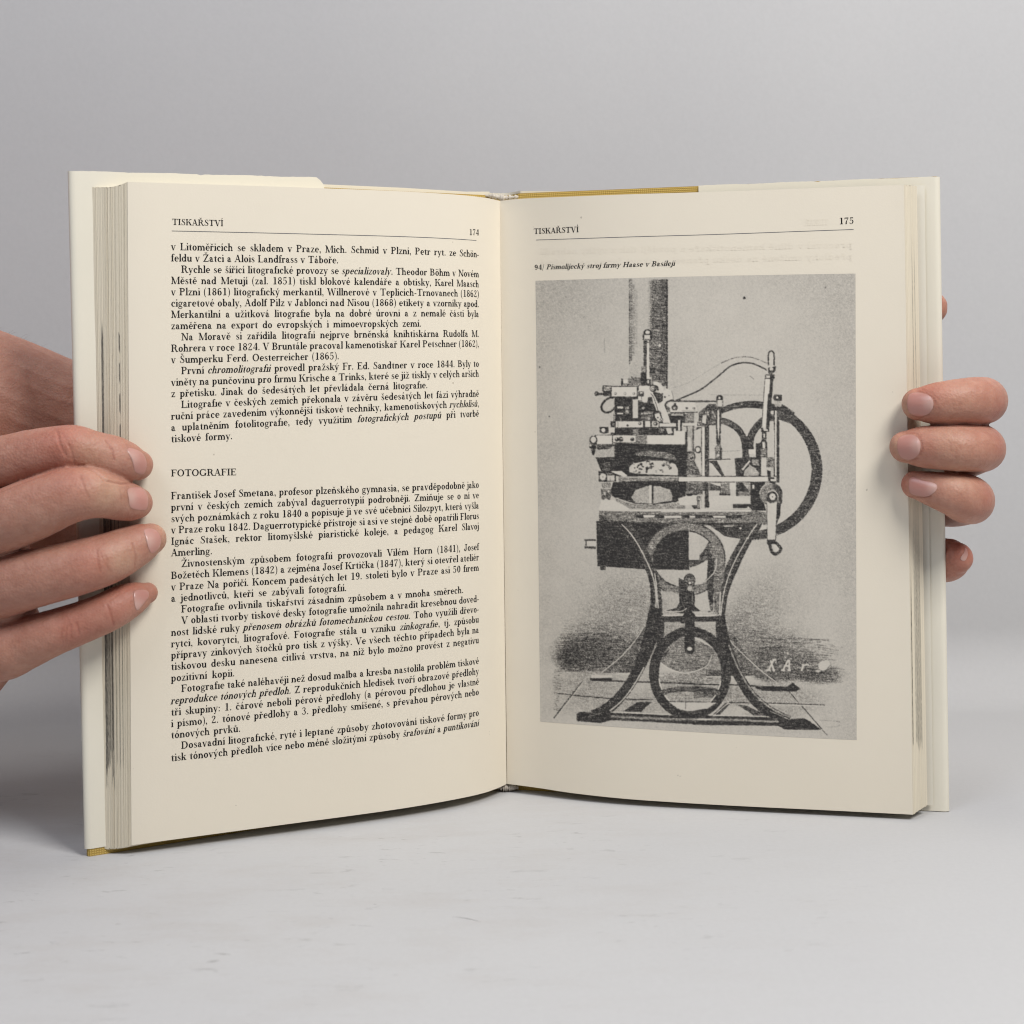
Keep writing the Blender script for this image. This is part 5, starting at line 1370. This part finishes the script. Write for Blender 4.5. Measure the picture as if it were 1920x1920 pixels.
L = [
    # index, middle, ring, little finger: from the knuckle row off the left edge to the tips on the page
    limb([(-190, 900, 54.0, 62), (-90, 884, 52.4, 60), (0, 869, 51.0, 52), (60, 853, 50.6, 48), (112, 843, 50.4, 45), (140, 842, 50.4, 45), (175, 850, 50.6, 42), (212, 859, 50.92, 42), (240, 867, 51.17, 37), (258, 872, 51.42, 29)]),
    limb([(-200, 1020, 53.4, 66), (-90, 1005, 51.6, 64), (0, 979, 50.2, 60), (60, 956, 49.9, 59), (120, 932, 49.8, 54), (160, 925, 49.9, 50), (195, 929, 50.3, 43), (225, 938, 50.82, 38), (246, 942, 51.12, 35), (256, 943, 51.38, 30)]),
    limb([(-200, 1130, 53.8, 66), (-90, 1116, 52.0, 64), (0, 1100, 50.7, 60), (60, 1085, 50.3, 56), (120, 1071, 50.2, 53), (165, 1059, 50.3, 51), (205, 1046, 50.6, 48), (240, 1030, 51.0, 43), (268, 1017, 51.33, 37), (282, 1011, 51.54, 30)]),
    limb([(-190, 1235, 54.0, 62), (-90, 1228, 52.4, 60), (0, 1220, 51.2, 58), (50, 1205, 50.9, 50), (95, 1188, 50.7, 44), (150, 1168, 50.7, 40), (195, 1150, 50.8, 38), (230, 1132, 51.15, 36), (258, 1119, 51.45, 29), (276, 1112, 51.66, 20)]),
    # back of the hand and the side towards the wrist
    limb([(-60, 1010, 52.2, 110, .55), (-200, 1060, 54.4, 175, .5), (-330, 1120, 57.0, 165, .55), (-470, 1220, 59.5, 132, .75), (-640, 1300, 62.0, 140, .9)]),
    limb([(20, 1170, 51.5, 62, .8), (-20, 1225, 52.2, 64, .8), (-110, 1290, 54.0, 80, .8), (-260, 1270, 56.5, 110, .7)]),
    limb([(10, 1040, 51.6, 52, .7), (-60, 960, 52.2, 78, .6), (-140, 940, 53.6, 95, .6)]),
    # upper arm reaching away to the left, unseen, added to shade the backdrop
    limb([(-600, 1300, 62.5, 140, .9), (-800, 1280, 63.0, 165), (-1050, 1050, 63.0, 185), (-1250, 650, 62.0, 200), (-1350, 200, 61.0, 220)]),
    # ball of the thumb and the thumb behind the cover
    limb([(-300, 1060, 57.0, 150, .6), (-160, 985, 55.4, 150, .5), (-30, 962, 54.6, 112, .45), (90, 975, 54.6, 92, .5), (200, 980, 54.9, 78, .55), (320, 966, 55.6, 64, .7), (400, 952, 56.2, 56, .75)]),
]
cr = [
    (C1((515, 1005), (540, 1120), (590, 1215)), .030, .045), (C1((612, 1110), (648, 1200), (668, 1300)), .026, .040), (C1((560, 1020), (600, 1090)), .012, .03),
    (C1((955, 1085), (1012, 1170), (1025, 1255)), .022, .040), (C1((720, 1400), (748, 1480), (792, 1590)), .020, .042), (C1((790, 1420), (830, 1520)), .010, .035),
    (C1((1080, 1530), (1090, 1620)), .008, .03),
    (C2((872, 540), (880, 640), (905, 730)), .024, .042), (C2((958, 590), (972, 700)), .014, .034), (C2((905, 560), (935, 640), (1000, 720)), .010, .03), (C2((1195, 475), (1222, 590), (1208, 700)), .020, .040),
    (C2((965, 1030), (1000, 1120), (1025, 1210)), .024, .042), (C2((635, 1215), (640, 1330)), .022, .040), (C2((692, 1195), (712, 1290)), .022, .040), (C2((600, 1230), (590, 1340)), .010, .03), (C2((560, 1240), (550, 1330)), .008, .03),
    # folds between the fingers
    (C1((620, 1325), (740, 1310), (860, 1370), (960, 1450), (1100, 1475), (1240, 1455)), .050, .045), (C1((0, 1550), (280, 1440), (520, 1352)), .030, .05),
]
bl = [(120, 815, 1.0, RED, .42), (130, 850, .8, RED, .25), (160, 905, .9, RED, .22), (190, 1060, .9, RED, .34), (140, 1180, .8, RED, .40), (215, 1130, .7, RED, .25),
      (165, 850, .6, PALE, .45), (200, 925, .7, PALE, .55), (228, 1050, .6, PALE, .5), (60, 880, 1.2, RED, .18), (60, 1000, 1.4, PALE, .12),
      (268, 900, .35, PALE, .6), (276, 965, .35, PALE, .6), (304, 990, .35, PALE, .5), (308, 1015, .3, PALE, .4), (280, 1135, .3, PALE, .3), (245, 1100, .6, RED, .35), (270, 985, .5, RED, .2), (30, 1190, 1.2, RED, .22), (40, 1235, 1.2, PALE, .2)]
nl = [
    (C1((1145, 1155), (1240, 1170), (1300, 1220), (1322, 1300), (1302, 1380), (1262, 1390), (1215, 1360), (1190, 1270)), C1((1180, 1240))[0]),
    (C1((1147, 1530), (1190, 1506), (1258, 1506), (1306, 1535), (1335, 1605), (1330, 1680), (1298, 1712), (1180, 1690), (1158, 1600)), C1((1165, 1600))[0]),
    (C2((1298, 352), (1345, 338), (1400, 352), (1440, 400), (1450, 460), (1430, 520), (1372, 565), (1338, 520), (1310, 420)), C2((1330, 450))[0]),
    (C2((1208, 905), (1260, 890), (1328, 900), (1340, 950), (1300, 1010), (1240, 1075), (1215, 1040), (1205, 960)), C2((1220, 1030))[0]),
]
hand("hand", "hand at the book's left edge, four fingers laid over the fore-edge onto the text page", L, cr, bl, nl, (0.475, 0.252, 0.186))

Rr = [
    limb([(1722, 758, 53.97, 31), (1748, 757, 53.80, 38), (1785, 753, 53.65, 41), (1825, 751, 53.95, 44), (1843, 751, 54.9, 44), (1838, 752, 56.2, 45), (1800, 760, 57.6, 50), (1740, 790, 58.6, 60)]),
    limb([(1698, 838, 54.05, 30), (1728, 838, 53.83, 39), (1785, 840, 53.5, 43), (1825, 841, 53.85, 44), (1840, 841, 54.8, 44), (1834, 842, 56.1, 45), (1800, 850, 57.6, 50), (1740, 860, 58.6, 60)]),
    limb([(1716, 909, 54.15, 26), (1742, 915, 53.95, 32), (1782, 926, 53.7, 40), (1808, 934, 54.05, 46), (1819, 938, 54.9, 45), (1812, 938, 56.2, 45), (1788, 940, 57.6, 48), (1740, 930, 58.6, 58)]),
    limb([(1794, 1046, 55.9, 30), (1784, 1048, 56.2, 38), (1766, 1050, 56.9, 42), (1735, 1040, 57.6, 44), (1690, 1010, 58.2, 48)]),
    limb([(1744, 577, 57.1, 32), (1715, 580, 57.3, 38), (1670, 620, 57.9, 44), (1640, 700, 58.6, 60)]),
    # palm and wrist, behind the cover
    limb([(1690, 760, 59.0, 90, .6), (1670, 860, 59.1, 110, .55), (1660, 950, 59.1, 90, .6)]),
limb([(1670, 850, 59.3, 115, .6), (1580, 872, 60.0, 104, .65), (1450, 890, 61.2, 88, .75), (1200, 905, 63.3, 96, .8), (900, 905, 64.4, 115, .85), (600, 892, 63.2, 132, .9), (350, 878, 61.2, 146, .95), (135, 832, 58.8, 150), (0, 782, 57.6, 152), (-150, 722, 56.3, 156), (-500, 560, 53.5, 184), (-800, 400, 52.0, 200), (-1000, 250, 51.5, 210)]),
]
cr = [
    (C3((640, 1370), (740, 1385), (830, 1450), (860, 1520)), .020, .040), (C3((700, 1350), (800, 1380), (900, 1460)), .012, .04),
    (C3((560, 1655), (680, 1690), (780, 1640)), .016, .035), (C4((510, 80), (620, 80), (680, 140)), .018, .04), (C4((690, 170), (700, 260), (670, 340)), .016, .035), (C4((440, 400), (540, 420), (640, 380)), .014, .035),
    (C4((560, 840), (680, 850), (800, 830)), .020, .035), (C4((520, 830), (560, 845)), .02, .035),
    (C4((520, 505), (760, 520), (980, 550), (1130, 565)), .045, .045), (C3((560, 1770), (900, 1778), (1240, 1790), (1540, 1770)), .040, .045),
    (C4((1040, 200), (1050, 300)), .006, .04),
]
bl = [(1730, 728, .5, RED, .45), (1765, 735, .6, RED, .25), (1875, 770, .6, RED, .35), (1700, 810, .4, RED, .3), (1730, 845, .6, RED, .18), (1690, 905, .35, RED, .65), (1705, 935, .4, RED, .45), (1740, 950, .5, RED, .3), (1877, 835, .5, RED, .3), (1855, 930, .5, RED, .25),
      (1705, 765, .3, PALE, .5), (1690, 838, .35, PALE, .6), (1800, 900, .7, PALE, .35), (1785, 825, .7, PALE, .30), (1800, 740, .7, PALE, .2), (1800, 1025, .6, RED, .7), (1790, 1070, .6, RED, .3), (1770, 1050, .6, DEEP, .3), (1800, 795, .5, DEEP, .3), (1740, 790, .5, DEEP, .3)]
nl = [
    (C3((540, 1405), (620, 1380), (720, 1390), (800, 1430), (835, 1500), (822, 1580), (770, 1640), (680, 1668), (590, 1655), (530, 1600), (515, 1500)), C3((800, 1510))[0]),
    (C4((430, 125), (500, 96), (600, 100), (660, 150), (682, 220), (662, 320), (600, 382), (520, 398), (440, 365), (402, 280), (402, 180)), C4((650, 220))[0]),
    (C4((545, 625), (600, 602), (700, 640), (800, 660), (868, 692), (880, 740), (832, 800), (750, 840), (620, 828), (550, 790), (535, 700)), C4((850, 730))[0]),
    (C4((1212, 1455), (1238, 1480), (1246, 1535), (1222, 1598), (1184, 1610), (1155, 1578), (1200, 1510)), C4((1195, 1600))[0]),
]
hand("hand", "hand at the book's right edge, three fingertips with nails curled round the cover's edge", Rr, cr, bl, nl, (0.475, 0.246, 0.178))

# short hairs along the top of the far forearm, where it shows left of the cover
def arm_hairs(arm):
    r = np.random.default_rng(21)
    me = arm.data
    n = len(me.vertices)
    co = np.empty(n * 3, np.float32); me.vertices.foreach_get("co", co); co = co.reshape(-1, 3)
    no = np.empty(n * 3, np.float32); me.vertices.foreach_get("normal", no); no = no.reshape(-1, 3)
    ok = np.where((co[:, 0] < -0.155) & (co[:, 0] > -0.28) & (no[:, 2] > 0.15))[0]
    vs, fs = [], []
    for i in r.choice(ok, 420, replace=False):
        p = co[i] / U; nn = no[i]
        d = np.array((0.9, -0.1, -0.1)) + nn * (0.35 + .3 * r.random()) + r.normal(0, .18, 3); d /= np.linalg.norm(d)
        L = .28 + .35 * r.random(); s = np.cross(d, nn); s /= np.linalg.norm(s) + 1e-9
        w = .0045
        k = len(vs)
        q = p + d * L * .55 + nn * .02; e = p + d * L - nn * .03
        vs += [p - s * w, p + s * w, q + s * w * .7, q - s * w * .7, e]
        fs += [(k, k + 1, k + 2, k + 3), (k + 3, k + 2, k + 4)]
    mesh_obj("arm_hair", vs, fs, simple_mat("fine_brown_hair", (0.20, 0.12, 0.07), 0.5), parent=arm)
arm_hairs(bpy.data.objects["hand.001"])

# a loose fibre lying on the paper in front of the book
def on_table(px, py):
    a = P(px, py, 10.0); e = np.array((0, 0, EYE))
    t = EYE / (e[2] - a[2]); return e + (a - e) * t
fp = np.array([on_table(*q) for q in ((848, 1719), (866, 1721), (884, 1724), (902, 1729))])
vs, fs = [], []
for i in range(13):
    t = i / 12 * 3; k = min(int(t), 2); p = fp[k] + (fp[k + 1] - fp[k]) * (t - k)
    w = .006 * math.sin(math.pi * min(max(i / 12, .08), .92))
    for a in range(6): vs.append(p + np.array((w * .4 * math.cos(a * 1.047), w * math.cos(a * 1.047), w * (1 + math.sin(a * 1.047)))))
for i in range(12):
    for a in range(6): fs.append((i * 6 + a, i * 6 + (a + 1) % 6, i * 6 + 6 + (a + 1) % 6, i * 6 + 6 + a))
lint = mesh_obj("lint_fibre", vs, fs, simple_mat("dark_fibre", (0.24, 0.225, 0.22), 0.8))
lint["label"] = "thin dark fibre lying on the pale surface in front of the book"; lint["category"] = "lint"
